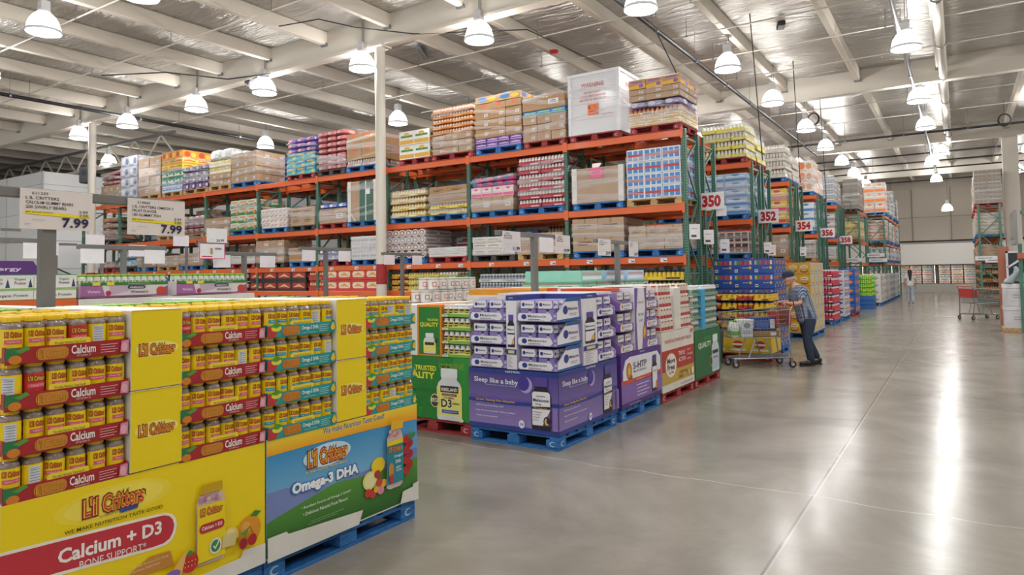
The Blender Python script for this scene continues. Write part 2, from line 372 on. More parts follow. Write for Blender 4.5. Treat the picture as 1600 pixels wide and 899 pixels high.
hn = link('horn_speaker', mb.mesh('horn_speaker', True, Matrix.Rotation(math.radians(110), 4, 'Y')), None, (-16.3, 11.75, 7.1)); tag(hn, 'small dark horn speaker clamped to the side of the white girder', 'speaker')
MB().bar((0,0,0), (.1,.3,.2), .03, .03, BLACK).build('bracket', hn)
for x, y, lab in ((-8.9, 15.9, 'red fire alarm dome under the purlin behind the pallets with kraft cartons'),):
    mb = MB(); mb.lathe([(.12, 0), (.12, -.05), (.07, -.1)], (x, y, 7.66), M('#b6322f', .4), 14); tag(mb.build('alarm_dome', smooth=True), lab, 'alarm')
mb = MB(); mb.box(-.09, -.2, -.06, .09, .2, .06, BLACK, .02); tag(mb.build('emergency_light', None, (-3.6, 18.3, 7.93), .3), 'small black box fixed to the foil ceiling between two purlins', 'fixture')
mb = MB(); mb.box(-.06, -.5, -.05, .06, .5, .05, STEEL, .02); tag(mb.build('ceiling_batten', None, (-12.4, 14.6, 7.93), .5), 'dark steel batten on the foil ceiling behind the round column', 'fixture')
# ------------------------------------------------------------------ the lamps
SHM = SHADE()
mb = MB(); pr = [(.32, -.2), (.315, -.17), (.30, -.08), (.265, .03), (.21, .12), (.15, .18), (.10, .2)]
mb.lathe(pr, (0,0,0), SHM, 24, close=False); shade_me = mb.mesh('shade', True)
mb = MB(); mb.lathe([(.325, -.215), (.335, -.205), (.325, -.19), (.315, -.205)], (0,0,0), M('#e8ecf4', .3), 24, close=False); rim_me = mb.mesh('rim', True)
mb = MB(); mb.lathe([(.3235, -.2), (.3225, -.18), (.319, -.15)], (0,0,0), M('#eef1f6', .3), 28, close=False)
for k in range(28): a_ = 2*PI*k/28; mb.bar((.325*math.cos(a_), .325*math.sin(a_), -.2), (.3195*math.cos(a_), .3195*math.sin(a_), -.15), .012, .004, M('#eef1f6', .3))
band_me = mb.mesh('lower_band', True)
mb = MB(); mb.box(-.085, -.085, .24, .085, .085, .46, M('#d9d9da', .4), .02); mb.lathe([(.1, .19), (.12, .21), (.12, .25), (.07, .26)], (0,0,0), M('#e4e4e6', .4), 14); house_me = mb.mesh('ballast_housing')
mb = MB(); mb.ball((0,0,.02), .06, .06, .12, GLOW('#ffffff', 6), 10, 6); bulb_me = mb.mesh('bulb', True)
def rodmesh(L): return MB().tube((0,0,.46), (0,0,L), .008, STEEL, 6).tube((.05,0,.46), (.05,.02,L), .005, BLACK, 5).mesh('suspension_rod')
RODS = {}
def lamp(x, y, z, label, group=None, power=1.0):
    L = round(8.0 - z, 2)
    if L not in RODS: RODS[L] = rodmesh(L)
    t = Proto('high_bay_lamp', None, 'lamp', (('shade', shade_me), ('rim', rim_me), ('lower_band', band_me), ('ballast_housing', house_me), ('bulb', bulb_me), ('suspension_rod', RODS[L]))).spawn((x, y, z), 0, label, group)
    ld = bpy.data.lights.new('lamp_light', 'POINT'); ld.energy = LAMP_POWER * power; ld.color = (1.0, .985, .96); ld.shadow_soft_size = .13
    lo = bpy.data.objects.new('lamp_light', ld); C.objects.link(lo); lo.parent = t; lo.location = (0, 0, -.08)
ORD = ('first', 'second', 'third', 'fourth', 'fifth', 'sixth', 'seventh', 'eighth', 'ninth', 'tenth', 'eleventh', 'twelfth', 'thirteenth', 'fourteenth', 'fifteenth', 'sixteenth', 'seventeenth', 'eighteenth')
lamp(-15.55, 6.44, 7, 'large glowing dome lamp in the top left corner above the yellow displays')
for i, x in enumerate((-26.2, -23.0, -19.1, -15.9, -12.15, -8.6)): lamp(x, 12.05, 7, 'white dome pendant lamp, %s from the left in the row just before the near rack' % ORD[i], 'lamps before the near rack')
lamp(-5.02, 12.45, 7, 'dome lamp cut by the picture top above the white warning box')
for i, (x, z) in enumerate(((-31.16, 15.54), (-22.5, 17.1), (-15.6, 17.1))): lamp(x, z, 7, 'dome lamp half hidden behind the near rack loads, %s from the left' % ORD[i], 'lamps behind the near rack')
for i, (x, y) in enumerate(((-4.76, 17.5), (-4.64, 21.96), (-4.57, 27.0), (-4.61, 31.7), (-4.64, 36.7), (-4.66, 41.5), (-4.7, 47.6))): lamp(x, y, 7, 'white dome lamp above the numbered rack ends, %s from the camera in its row' % ORD[i], 'lamps above the rack ends')
for i, (x, y, z) in enumerate(((-.86, 18.3, 7), (-.87, 24.4, 7), (-.87, 29.3, 7), (-.53, 36.4, 7), (-.97, 39.6, 7), (-.98, 47.7, 7))): lamp(x, y, z, 'white dome lamp over the open aisle, %s from the camera in its row' % ORD[i], 'lamps over the aisle')
lamp(-.55, 51.5, 5.5, 'low hanging dome lamp in front of the far beige wall')
# the same lamps go on behind and beside the view
for y in (-4, 1.2, 6.6):
    for x in (-12.2, -8.5, -4.8, -.9, 2.8): lamp(x, y, 7, 'unseen dome lamp added to light the hall', 'lamps outside the view')
for x in (2.8, 6.4):
    for y in (12, 18, 24.4, 30, 38, 46): lamp(x, y, 7, 'unseen dome lamp added to light the hall', 'lamps outside the view')
for x, y in ((-.9, 12.3), (-20, 2), (-20, 7), (-26, 4), (-32, 7), (-37, 4), (-8.6, 22), (-8.6, 27), (-12.2, 22), (-8.6, 33), (-16, 24), (-22, 22), (-8.6, 41), (-8.6, 48)): lamp(x, y, 7, 'unseen dome lamp added to light the hall', 'lamps outside the view')  # unseen lamps, some added to brighten the cool room wall and rack gaps
# ------------------------------------------------------------------ cooler room on the far left
INS = M('#eceef0', .45, 0, .05, .5)
mb = MB(); mb.box(-47.9, 12.4, 0, -29.8, 30, 6.0, INS)
for z in (1.1, 2.2, 3.3, 4.4, 5.5): mb.box(-47.9, 12.39, z, -29.79, 12.4, z+.015, M('#aeb2b6', .5)); mb.box(-29.8, 12.4, z, -29.785, 30, z+.015, M('#aeb2b6', .5))
for x in (-33, -37, -41): mb.box(x, 12.385, 0, x+.03, 12.4, 6, M('#aeb2b6', .5))
mb.box(-29.83, 12.37, 0, -29.77, 12.43, 6.02, M('#c3c7ca', .4)); mb.box(-47.9, 12.36, 2.2, -29.8, 12.4, 2.32, GREY)
o = mb.build('cool_room'); tag(o, 'large room of pale grey insulated panels on the far left beyond the rack', 'cold room')
cable([(-29.7, 12.9, 2.2), (-29.6, 13.8, 1.75), (-29.6, 14.8, 1.7), (-29.6, 15.6, 2.1)], 'dark cable sagging across the grey insulated panel wall', .03)
# steel roof trusses far left
for i, y in enumerate((15.5, 20, 25)):
    mb = MB(); mb.bar((-46, y, 6.7), (-26, y, 6.7), .1, .12, WHITE); mb.bar((-46, y, 7.6), (-26, y, 7.6), .1, .1, GREY)
    for k in range(10): mb.bar((-46+2*k, y, 6.7), (-45+2*k, y, 7.6), .05, .05, WHITE); mb.bar((-45+2*k, y, 7.6), (-44+2*k, y, 6.7), .05, .05, WHITE)
    struct(mb.build('ceiling_truss'))
# ------------------------------------------------------------------ cooler wall at the far end
mb = MB(); mb.box(-14, 55.2, 1.9, 6, 55.99, 3.4, M('#eeeae4', .5, 0, .04, .4)); struct(mb.build('trim_1'))
mb = MB(); mb.box(-14, 54.75, 0, 6, 55.99, .58, M('#b7b1a7', .6)); struct(mb.build('trim_2'))
pipe('fascia_pipe', [(-12, 55.0, 3.5), (6, 55.0, 3.5)], .06, BLACK, 'dark pipe along the top of the white cooler fascia on the far wall', 'pipe')
for k in range(4): pipe('wall_conduit', [(-5+2.3*k, 55.9, 3.5), (-5+2.3*k, 55.9, 7.2)], .02, M('#8d857a', .6), 'thin vertical conduit on the far beige wall, %s from the left' % ORD[k], 'conduit')
goods = [[M(c, .5) for c in p] for p in (('#e8d9b0', '#b5512c'), ('#f0ece4', '#c23b3b'), ('#efe6d8', '#d78a3a'), ('#e9eef0', '#d2484c'), ('#f4f1ea', '#4b7a45'))]
GP = []
for a, b in goods:
    mb = MB(); mb.box(-.1, -.09, 0, .1, .09, .24, a, .01); mb.art((-.1,-.09,0), (1,0,0), (0,-1,0)).R(.015, .05, .185, .14, b).E(.1, .18, .05, .03, b); GP.append(Proto('chilled_package', mb.mesh('chilled_package'), 'package'))
for ci, (x0, nd, what) in enumerate(((-8.1, 3, 'leftmost'), (-5.55, 2, 'second'), (-3.7, 3, 'third'), (-1.3, 3, 'rightmost'))):
    wd = .72; x1 = x0 + nd*wd + .06
    t = thing('glass_door_cooler', '%s of the four lit glass door coolers in the far wall' % what, 'cooler', (x0, 55.2, .58))
    mb = MB(); mb.box(0, .62, 0, x1-x0, .66, 1.32, M('#f3f1ec', .5)); mb.box(0, 0, 0, .03, .66, 1.32, BLACK); mb.box(x1-x0-.03, 0, 0, x1-x0, .66, 1.32, BLACK); mb.box(0, 0, 1.28, x1-x0, .66, 1.32, BLACK); mb.build('cabinet', t)
    for k in range(4): MB().box(.03, .1, .02+.32*k, x1-x0-.03, .6, .04+.32*k, M('#dcdcda', .4)).build('shelf', t)
    for k in range(nd+1): MB().tube((.06+wd*k, .05, .05), (.06+wd*k, .05, 1.25), .015, GLOW('#fff2dc', 7), 6).build('light_tube', t)
    for k in range(nd):
        d = MB(); a = .03 + wd*k
        for q in ((a, -.03, 0, a+.05, .02, 1.3), (a+wd-.05, -.03, 0, a+wd, .02, 1.3), (a, -.03, 0, a+wd, .02, .05), (a, -.03, 1.25, a+wd, .02, 1.3)): d.box(*q, M('#55565a', .4))
        do = d.build('door', t); MB().box(a+.05, -.008, .05, a+wd-.05, -.002, 1.25, GLASS()).build('pane', do)
        MB().box(a+wd-.035, -.06, .5, a+wd-.015, -.03, .85, STEEL).build('handle', do)
        for s in range(4):
            pk = GP[(k*2+s+ci) % 5] if ci else GP[(s+k) % 3 * 2]
            for j in range(3): pk.spawn((x0+a+.13+.225*j, 55.2+.26, .58+.04+.32*s), 0, 'packages behind the glass of the %s far cooler' % what, 'packages in the %s far cooler' % what)
# ================================================================== pallets, racks and loads
def pallet_proto(kind, w, d):
    m = WOOD(kind); E = M({'blue': '#a9c6e4', 'red': '#d9a8a6'}.get(kind, '#e0e0e0'), .6); top = MB(); bot = MB(); h = .14
    nb = 7; bw = d / (nb + .35*(nb-1))
    for i in range(nb): y = -d/2 + i*bw*1.35; top.box(-w/2, y, h-.022, w/2, y+bw, h, m)
    for x in (-w/2, -.05, w/2-.1): top.box(x, -d/2, h-.042, x+.1, d/2, h-.022, m)
    for y in (-d/2, -.05, d/2-.1): bot.box(-w/2, y, 0, w/2, y+.1, .02, m)
    for x in (-w/2, w/2-.1): bot.box(x, -d/2+.1, 0, x+.1, -.05, .02, m); bot.box(x, .05, 0, x+.1, d/2-.1, .02, m)
    bl = []
    for x in (-w/2, -.07, w/2-.14):
        for y in (-d/2, -.07, d/2-.14):
            b = MB(); b.box(x, y, .02, x+.14, y+.14, h-.042, m, .006)
            if x > 0 and kind in ('blue', 'red') and abs(y) > .1: b.art((x+.14, y, .02), (0,1,0), (1,0,0)).E(.07, .04, .035, .026, E, 12).E(.08, .04, .03, .017, m, 10)
            if y < -.1 and kind in ('blue', 'red') and abs(x) > .1: b.art((x, y, .02), (1,0,0), (0,-1,0)).E(.07, .04, .035, .026, E, 12).E(.08, .04, .03, .017, m, 10)
            bl.append(b)
    return top, bl, bot
PAL = {}
def pallet(kind, w, d, loc, label, parts=False, rz=0, group=None):
    k = (kind, w, d, parts)
    if k not in PAL:
        top, bl, bot = pallet_proto(kind, w, d)
        if parts: PAL[k] = Proto('pallet', top.mesh('deck_boards'), 'pallet', tuple(('block', b.mesh('block')) for b in bl) + (('bottom_board', bot.mesh('bottom_board')),))
        else:
            for b in bl + [bot]:
                for f, i in zip(b.f, b.mi): top.face([b.v[j] for j in f], b.ms[i])
            PAL[k] = Proto('pallet', top.mesh('pallet'), 'pallet')
    return PAL[k].spawn(loc, rz, label, group)
# ---- steel racking
def post_bm(mb, x, y, H, holes=True):
    mb.box(x-.04, y-.04, 0, x+.04, y+.04, H, GREEN); DK = M('#1d2b27', .8)
    if holes:
        a = mb.art((x-.04, y-.04, 0), (1,0,0), (0,-1,0), off=.0015); b = mb.art((x+.04, y-.04, 0), (0,1,0), (1,0,0), off=.0015)
        for i in range(int(H/.051)):
            z = .03+.051*i; a.k = b.k = 0
            for q in (.022, .058): a.P([(q-.008, z), (q+.008, z), (q+.006, z+.022), (q-.006, z+.022)], DK); b.P([(q-.008, z), (q+.008, z), (q+.006, z+.022), (q-.006, z+.022)], DK)
    mb.box(x-.07, y-.06, 0, x+.07, y+.06, .012, GREEN)
_PM = {}
def post_mesh(H, holes):
    if (H, holes) not in _PM: mb = MB(); post_bm(mb, 0, 0, H, holes); _PM[(H, holes)] = mb.mesh('post')
    return _PM[(H, holes)]
def beam_mesh(L, horiz=True, tags=0):
    mb = MB(); mb.box(.04, -.03, -.13, L-.04, .03, 0, ORANGE, .006)
    for x in (0.0, L-.05): mb.box(x-.0, -.045, -.17, x+.05, -.03, .03, ORANGE)
    return mb.mesh('beam')
TAGM = MB().art((0,0,0), (1,0,0), (0,-1,0)).R(0, 0, .13, .075, PAPER).R(.01, .05, .08, .056, '#55555c').R(.06, .015, .12, .035, '#33333c').mb.mesh('price_label')
def rack(name, label, x1, nb, y0, levels, bay=2.5, D=.74, H=4.36, holes=True, along='x', tags=(), red=None):
    """a run of racking: nb bays going to -x from x1 (front posts at y0); along='y': bays run back from the frame at y0"""
    t = thing(name, label, 'pallet rack', (x1, y0, 0), 0 if along == 'x' else PI/2)
    sgn = -1 if along == 'x' else 1
    for k in range(nb+1):
        X = sgn*bay*k; fr = link('upright_frame', None, t)
        for yy in (.0, D): link('post', post_mesh(H, holes), fr, (X, yy, 0))
        br = MB(); zs = [.25, .95, 1.65, 2.35, 3.05, 3.75, 4.2]
        for j, z in enumerate(zs):
            if z > H: break
            if j % 2 == 0 or j == len(zs)-1: br.bar((X, .04, z), (X, D-.04, z), .03, .035, GREEN)
        for j in range(len(zs)-1):
            a, b = (.04, D-.04) if j % 2 else (D-.04, .04); br.bar((X, a, zs[j]), (X, b, zs[j+1]), .03, .035, GREEN)
        br.build('brace', fr)
    bm = beam_mesh(bay)
    for z in levels:
        for k in range(nb):
            X = sgn*bay*(k+1) if sgn < 0 else bay*k
            b = link('beam', bm, t, (X, -.02, z))
            if z in tags:
                for q in (.45, 1.35, 2.0): link('price_label', TAGM, b, (q + .05*((k*7) % 5), -.034, -.105))
            b2 = link('beam', bm, t, (X+bay, D+.02, z), PI)
    dk = MB()
    for z in levels:
        for k in range(nb*4):
            X = sgn*bay*(k+.5)/4; dk.box(X-.03, .0, z-.05, X+.03, D, z-.01, M('#a2562f', .6))
    dk.build('cross_support', t); return t
LV = (4.35, 2.95, 1.975, 1.33)
rack('pallet_rack', 'long near pallet rack of green posts and orange beams, front row', -4.24, 9, 12.48, LV, tags=(1.975,))
rack('pallet_rack', 'back row of the long near rack, standing close behind its front row', -4.24, 9, 13.55, LV, holes=True)
FR = ((17.29, '352'), (21.85, '354'), (26.54, '356'), (31.34, '358'))
for y, n in FR:
    rack('pallet_rack', 'front row of the %s numbered rack, behind board %s' % (ORD[FR.index((y, n))+1], n), -4.2, 2, y, LV[:3], H=4.36)
    rack('pallet_rack', 'back row of the %s numbered rack, behind board %s' % (ORD[FR.index((y, n))+1], n), -4.2, 2, y+1.05, LV[:3], H=4.36)
# ---- cartons and other goods
CM = {}
def carton(kind, w, d, h, p=()):
    k = (kind, round(w, 2), round(d, 2), round(h, 2), p)
    if k in CM: return CM[k]
    w -= .006; d -= .006; h -= .004; mb = MB(); x, y = w/2, d/2; name = kind
    F = lambda: mb.art((-x, -y, 0), (1,0,0), (0,-1,0)); S = lambda: mb.art((x, -y, 0), (0,1,0), (1,0,0))
    if kind == 'kraft_carton':
        c = KRAFT(.6 if 'wrap' in p else 0); mb.box(-x, -y, 0, x, y, h, c, .008); T = M('#a07c50', .35)
        for a, L in ((F(), w), (S(), d)):
            a.R(L*.46, h*.72, L*.54, h, T); a.R(0, h*.985, L, h*.992, '#7d5f3e')
            if 'label' in p: a.R(L*.62, h*.3, L*.86, h*.62, PAPER).R(L*.65, h*.5, L*.8, h*.55, '#444448').R(L*.65, h*.38, L*.83, h*.44, '#77777c')
            if 'ink' in p: a.R(L*.2, h*.55, L*.75, h*.62, '#6e5236').R(L*.2, h*.4, L*.6, h*.46, '#6e5236')
            if 'orange' in p: a.R(L*.3, h*.62, L*.5, h*.95, '#ea6a32')
            if 'pink' in p: a.R(L*.4, h*.5, L*.7, h*.9, '#f06a5a')
        mb.box(-x, -.035, h-.0015, x, .035, h+.0012, T)
    elif kind in PN:
        base, band, ink, mode = p; c = M(base, .4, 0, .06, 3, .25); mb.box(-x, -y, 0, x, y, h, c, .006)
        for a, L in ((F(), w), (S(), d)):
            if mode == 0: a.R(.01, h*.08, L-.01, h*.36, band).R(L*.1, h*.55, L*.9, h*.7, ink).E(L*.5, h*.78, L*.18, h*.12, band)
            elif mode == 1: a.E(L*.32, h*.55, L*.2, h*.34, band).E(L*.75, h*.5, L*.18, h*.3, ink).R(L*.1, h*.08, L*.6, h*.16, ink)
            elif mode == 2: a.P([(0, 0), (L, 0), (L, h*.55), (0, h*.3)], band).R(L*.15, h*.66, L*.8, h*.82, ink).E(L*.75, h*.3, L*.14, h*.2, ink)
            elif mode == 3: a.R(L*.05, h*.1, L*.32, h*.9, band).R(L*.4, h*.1, L*.64, h*.9, band).R(L*.7, h*.1, L*.95, h*.9, band).R(L*.05, h*.4, L*.95, h*.6, ink)
            elif mode == 4:
                a.RR(L*.08, h*.25, L*.92, h*.8, band, h*.2).P([(L*.1, h*.35), (L*.5, h*.7), (L*.9, h*.3), (L*.5, h*.45)], ink)
            elif mode == 5: a.P([(L*.05, h*.3), (L*.4, h*.75), (L*.5, h*.75), (L*.2, h*.3)], band).P([(L*.5, h*.3), (L*.85, h*.75), (L*.95, h*.75), (L*.65, h*.3)], band).R(L*.1, h*.1, L*.9, h*.2, ink)
    elif kind == 'jar_tray':
        tray, jar, cap, lab = p; nx = max(3, int(round(w/.085))); r = w/nx*.46; hh = h*.93; th = h*.36
        mb.box(-x, -y, 0, x, y, .012, M(tray, .5)); tm = M(tray, .42, 0, .06, 3, .2)
        mb.box(-x, -y, 0, x, -y+.006, th, tm); mb.box(x-.006, -y, 0, x, y, th, tm); mb.box(-x, y-.006, 0, x, y, th, tm); mb.box(-x, -y, 0, -x+.006, y, th, tm)
        F().R(w*.1, th*.2, w*.45, th*.8, lab).R(w*.55, th*.3, w*.9, th*.7, cap); S().R(d*.2, th*.2, d*.8, th*.8, lab)
        ny = max(1, int(d/(2*r*1.06))); jm = M(jar, .35, 0, .08, 20, .5); cm = M(cap, .4); lm = M(lab, .4)
        for i in range(nx):
            for j in range(ny):
                if j > 1 and i < nx-2: continue
                c = (-x + (i+.5)*w/nx, -y + .01 + r + j*2*r*1.06, .012)
                if c[1] > y - r: continue
                mb.lathe([(r, 0), (r, hh*.66), (r*.72, hh*.76)], c, jm, 9, close=False); mb.lathe([(r*.74, hh*.74), (r*.74, hh*.94), (r*.6, hh*.96)], c, cm, 9)
                mb.lathe([(r*1.02, hh*.2), (r*1.02, hh*.52)], c, lm, 9, close=False)
    elif kind in ('soft_bundle', 'paper_sack'):
        c0, c1 = p; m0 = M(c0, .25, 0, .3, 9, .7, .5); n = 8; vs = []; fs = []; rr = random.Random(int(w*100+h*1000))
        def sup(t, e=.42): return math.copysign(abs(math.cos(t))**e, math.cos(t)), math.copysign(abs(math.sin(t))**e, math.sin(t))
        rows = 7; cols = 20
        for i in range(rows+1):
            cz, sz = sup(PI*i/rows - PI/2, .5)
            for j in range(cols):
                cx, sx = sup(2*PI*j/cols); q = 1 + rr.uniform(-.03, .03); vs.append((x*cx*max(cz, .02)*q, y*sx*max(cz, .02)*q, h/2 + h/2*sz))
        for i in range(rows):
            for j in range(cols): fs.append((i*cols+j, i*cols+(j+1) % cols, (i+1)*cols+(j+1) % cols, (i+1)*cols+j))
        fs.append(tuple(range(cols-1, -1, -1))); fs.append(tuple(range(rows*cols, rows*cols+cols))); mb.add(vs, fs, m0)
        a = F(); a.off = .004; a.E(w*.36, h*.5, w*.22, h*.28, c1).R(w*.62, h*.3, w*.88, h*.42, c1); a = S(); a.off = .004; a.E(d*.5, h*.5, d*.25, h*.28, c1)
    elif kind == 'roll_pack':
        c0, c1 = p; nx = max(2, int(round(w/.2))); r = w/nx/2; m0 = M(c0, .35, 0, .12, 9, .5); mk = M(c1, .5)
        for i in range(nx):
            cx = -x + (2*i+1)*r
            mb.add(*cyl_y(cx, h/2, -y, y, r*.98, h/2*.99), m0)
            F().E(cx+x, h/2, r*.72, h*.36, mk, 14).E(cx+x, h/2, r*.42, h*.2, m0, 12)
        S().R(d*.1, h*.3, d*.9, h*.6, mk)
    CM[k] = mb.mesh(name, kind in ('soft_bundle', 'roll_pack', 'jar_tray')); return CM[k]
def cyl_y(cx, cz, y0, y1, rx, rz, n=14):
    vs = [(cx+rx*math.cos(2*PI*k/n), yy, cz+rz*math.sin(2*PI*k/n)) for yy in (y0, y1) for k in range(n)]
    fs = [(k, (k+1) % n, n+(k+1) % n, n+k) for k in range(n)] + [tuple(range(n-1, -1, -1)), tuple(range(n, 2*n))]
    return vs, fs
CAT = dict(kraft_carton='carton', **{q: 'carton' for q in ('grocery_carton', 'snack_carton', 'drink_carton', 'household_carton', 'paper_goods_carton')}, jar_tray='tray of jars', soft_bundle='wrapped bundle', roll_pack='roll pack', paper_sack='sack')
FM = None
def film(x0, x1, y0, y1, z0, z1, seed, label):
    """glossy torn bands of clear stretch film round a load"""
    rr = random.Random(seed); mb = MB(); f = FILM()
    for b in range(5):
        za = z0 + (z1-z0)*rr.uniform(.05, .95); zb = za + (z1-z0)*rr.uniform(-.3, .3); hw = rr.uniform(.02, .06)
        pts = [(x0-.012+(x1-x0+.024)*i/9, y0-.014) for i in range(10)] + [(x1+.014, y0-.012+(y1-y0)*i/6) for i in range(1, 7)]
        vs = []; n = len(pts)
        for i, (px, py) in enumerate(pts):
            zc = za + (zb-za)*i/(n-1); a = hw*rr.uniform(.7, 1.25); j = rr.uniform(-.004, .006)
            dx, dy = (0, -j) if i < 10 else (j, 0)
            for q in (-1, 0, 1): vs.append((px+dx+(.006*(q == 0) if i >= 10 else 0), py+dy-(.006*(q == 0) if i < 10 else 0), min(z1+.01, max(z0, zc + q*a))))
        fs = [(3*i+q, 3*(i+1)+q, 3*(i+1)+q+1, 3*i+q+1) for i in range(n-1) for q in (0, 1)]
        mb.add(vs, fs, f)
    tag(mb.build('stretch_film', smooth=True), label, 'plastic film')
SEED = [0]
K0 = ('kraft_carton', ('label',)); K1 = ('kraft_carton', ('wrap', 'label')); K2 = ('kraft_carton', ('wrap', 'ink')); K3 = ('kraft_carton', ('orange',))
def load(z, x0, x1, top, pal, layers, where, what, y0=12.42, depth=1.0, wrap=True, back=1, xdir=1):
    """layers from the bottom: (share of height, rows, (kind, params), columns)"""
    xc = (x0+x1)/2; SEED[0] += 1
    if pal: pallet(pal, round(x1-x0, 1) or 1, depth, (xc, y0+depth/2, z), '%s pallet under %s, %s' % (dict(wood='bare wood', dark='dark grey').get(pal, pal), what, where)); z += .14
    H = top - z; zz = z; tot = sum(l[0] for l in layers)
    for li, (fr, rows, kd, nx) in enumerate(layers):
        hh = H*fr/tot/rows; wd = (x1-x0)/nx; ny = 2 if kd[0] != 'paper_sack' else 1; dd = depth/ny
        lab = '%s in %s, %s' % (dict(kraft_carton='brown carton', jar_tray='jar tray', soft_bundle='plastic bundle', roll_pack='roll pack', paper_sack='sack').get(kd[0], 'printed carton'), what, where)
        if len(layers) > 1: lab = ('lower ' if li == 0 else 'upper ' if li == len(layers)-1 else 'mid ') + lab
        me = carton(kd[0], wd, dd, hh, kd[1])
        for r in range(rows):
            for i in range(nx):
                for j in range(ny):
                    if j and i < nx-1 and not (r == rows-1 and back == 2): continue
                    o = tag(link(kd[0], me, None, (x0+wd*(i+.5)+random.uniform(-.006, .006), y0+dd*(j+.5)+random.uniform(-.008, .008), zz), random.uniform(-.014, .014)), lab, CAT[kd[0]], '%s, %s' % (what, where))
            zz += hh
    if wrap: film(x0, x1, y0, y0+depth, z, zz, SEED[0], 'clear film bands round %s, %s' % (what, where))
PN = ('grocery_carton', 'snack_carton', 'drink_carton', 'household_carton', 'paper_goods_carton')  # printed cartons: name picked by a colour sum, not by contents
P = lambda a, b, c, m: (PN[sum(map(ord, a + b)) % 5], (a, b, c, m)); J = lambda t, j, c, l: ('jar_tray', (t, j, c, l)); B = lambda a, b: ('soft_bundle', (a, b))
TOPN = lambda i: 'near rack top, %s from right' % ORD[i]
MIDN = lambda i: 'near rack middle, %s from right' % ORD[i]
LOWN = lambda i: 'near rack lower, %s from right' % ORD[i]
Z1, Z2, Z3, Z4 = LV
load(Z1, -5.3, -4.26, 5.42, 'red', [(.24, 2, P('#efe6d0', '#e0b64a', '#c87a3c', 0), 3), (.14, 1, J('#e6dccb', '#c9763c', '#8a3a2a', '#d9a26a'), 2), (.16, 1, B('#8f7fb8', '#d9d3ea'), 3), (.26, 2, K1, 3), (.2, 1, P('#b98f62', '#e8b23a', '#8a5ea8', 2), 3)], TOPN(0), 'mixed wrapped goods')
load(Z1, -7.74, -6.71, 5.47, 'red', [(.62, 3, K1, 3), (.12, 1, P('#3f8ccf', '#4db35a', '#d8e8f4', 0), 3), (.36, 1, K0, 1)], TOPN(2), 'banded brown cartons')
load(Z1, -9.01, -7.79, 5.66, 'blue', [(.2, 2, P('#6b4a9a', '#b58ad0', '#e6dff0', 0), 4), (.55, 3, K0, 3), (.14, 1, ('kraft_carton', ('pink',)), 3), (.14, 1, P('#c09a70', '#4a86c8', '#e8c23a', 1), 2)], TOPN(3), 'purple based brown cartons')
load(Z1, -10.26, -9.11, 5.58, 'red', [(.45, 3, K1, 3), (.62, 5, J('#e5903c', '#f1ece4', '#c9763c', '#e8b98a'), 2)], TOPN(4), 'orange jar trays')
load(Z1, -11.29, -10.35, 5.17, 'red', [(1, 2, P('#f1efe6', '#e8b23a', '#3f8a4e', 0), 2)], TOPN(5), 'white green and yellow cartons', wrap=False)
load(Z1, -13.09, -12.04, 5.34, 'blue', [(.2, 1, J('#d7c9c2', '#d9ccc6', '#e8e2de', '#c9aca8'), 2), (.8, 2, K3, 2)], TOPN(6), 'brown cartons with orange stickers')
load(Z1, -14.2, -13.16, 5.54, 'dark', [(1, 7, B('#b8676a', '#d9a0a0'), 3)], TOPN(7), 'dull red bundles')
load(Z1, -15.42, -14.3, 5.5, 'red', [(.45, 3, P('#2f8fae', '#59c0c8', '#e9c24a', 2), 3), (.32, 3, B('#8a78c0', '#e6a0b8'), 3)], TOPN(8), 'teal boxes under purple bags')
load(Z1, -17.91, -16.75, 5.36, 'blue', [(1, 4, K1, 3)], TOPN(9), 'square brown carton block')
load(Z1, -19.0, -17.95, 5.6, 'wood', [(.3, 2, K1, 3), (.3, 2, P('#e8d27a', '#f1ece4', '#b9c0c8', 0), 3), (.3, 1, B('#c9cfd0', '#e8e8ea'), 2)], TOPN(10), 'mixed pale cartons')
load(Z1, -20.4, -19.05, 5.23, 'wood', [(.5, 2, P('#4a2f5e', '#8a6aa0', '#d9d3ea', 1), 4), (.5, 2, B('#7a7488', '#c9c4d6'), 4)], TOPN(11), 'dark purple bags')
load(Z1, -21.56, -20.42, 5.8, 'wood', [(.22, 2, P('#a9c0dc', '#dfe8f2', '#5a86c0', 0), 3), (.3, 2, P('#3f9a86', '#e9e6d2', '#2f6f5a', 2), 3), (.25, 2, P('#e0d24a', '#e8903a', '#c23b3b', 0), 3), (.2, 1, P('#d98a32', '#c0452c', '#e8c23a', 1), 3)], TOPN(12), 'orange green and blue cartons')
load(Z1, -22.97, -21.66, 5.73, 'wood', [(1, 4, K1, 2)], TOPN(13), 'leaning brown cartons')
load(Z1, -24.11, -23.05, 5.92, 'blue', [(1, 4, P('#c3c9d6', '#e8eaf0', '#7a86a8', 1), 2)], TOPN(14), 'pale blue white cartons')
load(Z1, -25.4, -24.19, 5.52, 'wood', [(.6, 2, K1, 3), (.55, 3, B('#b8506a', '#6fa06a'), 3)], TOPN(15), 'pink topped brown cartons')
load(Z2, -5.38, -4.3, 4.06, 'wood', [(1, 4, P('#e6ebf2', '#4a8ed0', '#c0444a', 3), 3)], MIDN(0), 'white and blue cartons')
load(Z2, -7.89, -6.77, 4.17, 'blue', [(1, 6, J('#a83244', '#e9e2dc', '#d9d4d0', '#c24a58'), 2)], MIDN(2), 'dark red trays of white jars')
load(Z2, -9.15, -8.02, 3.86, 'blue', [(.4, 1, K1, 2), (.3, 1, P('#ead2d6', '#e0709a', '#f1ece4', 0), 4), (.3, 2, B('#e07aa0', '#3f7ac0'), 4)], MIDN(3), 'pink and blue bags')
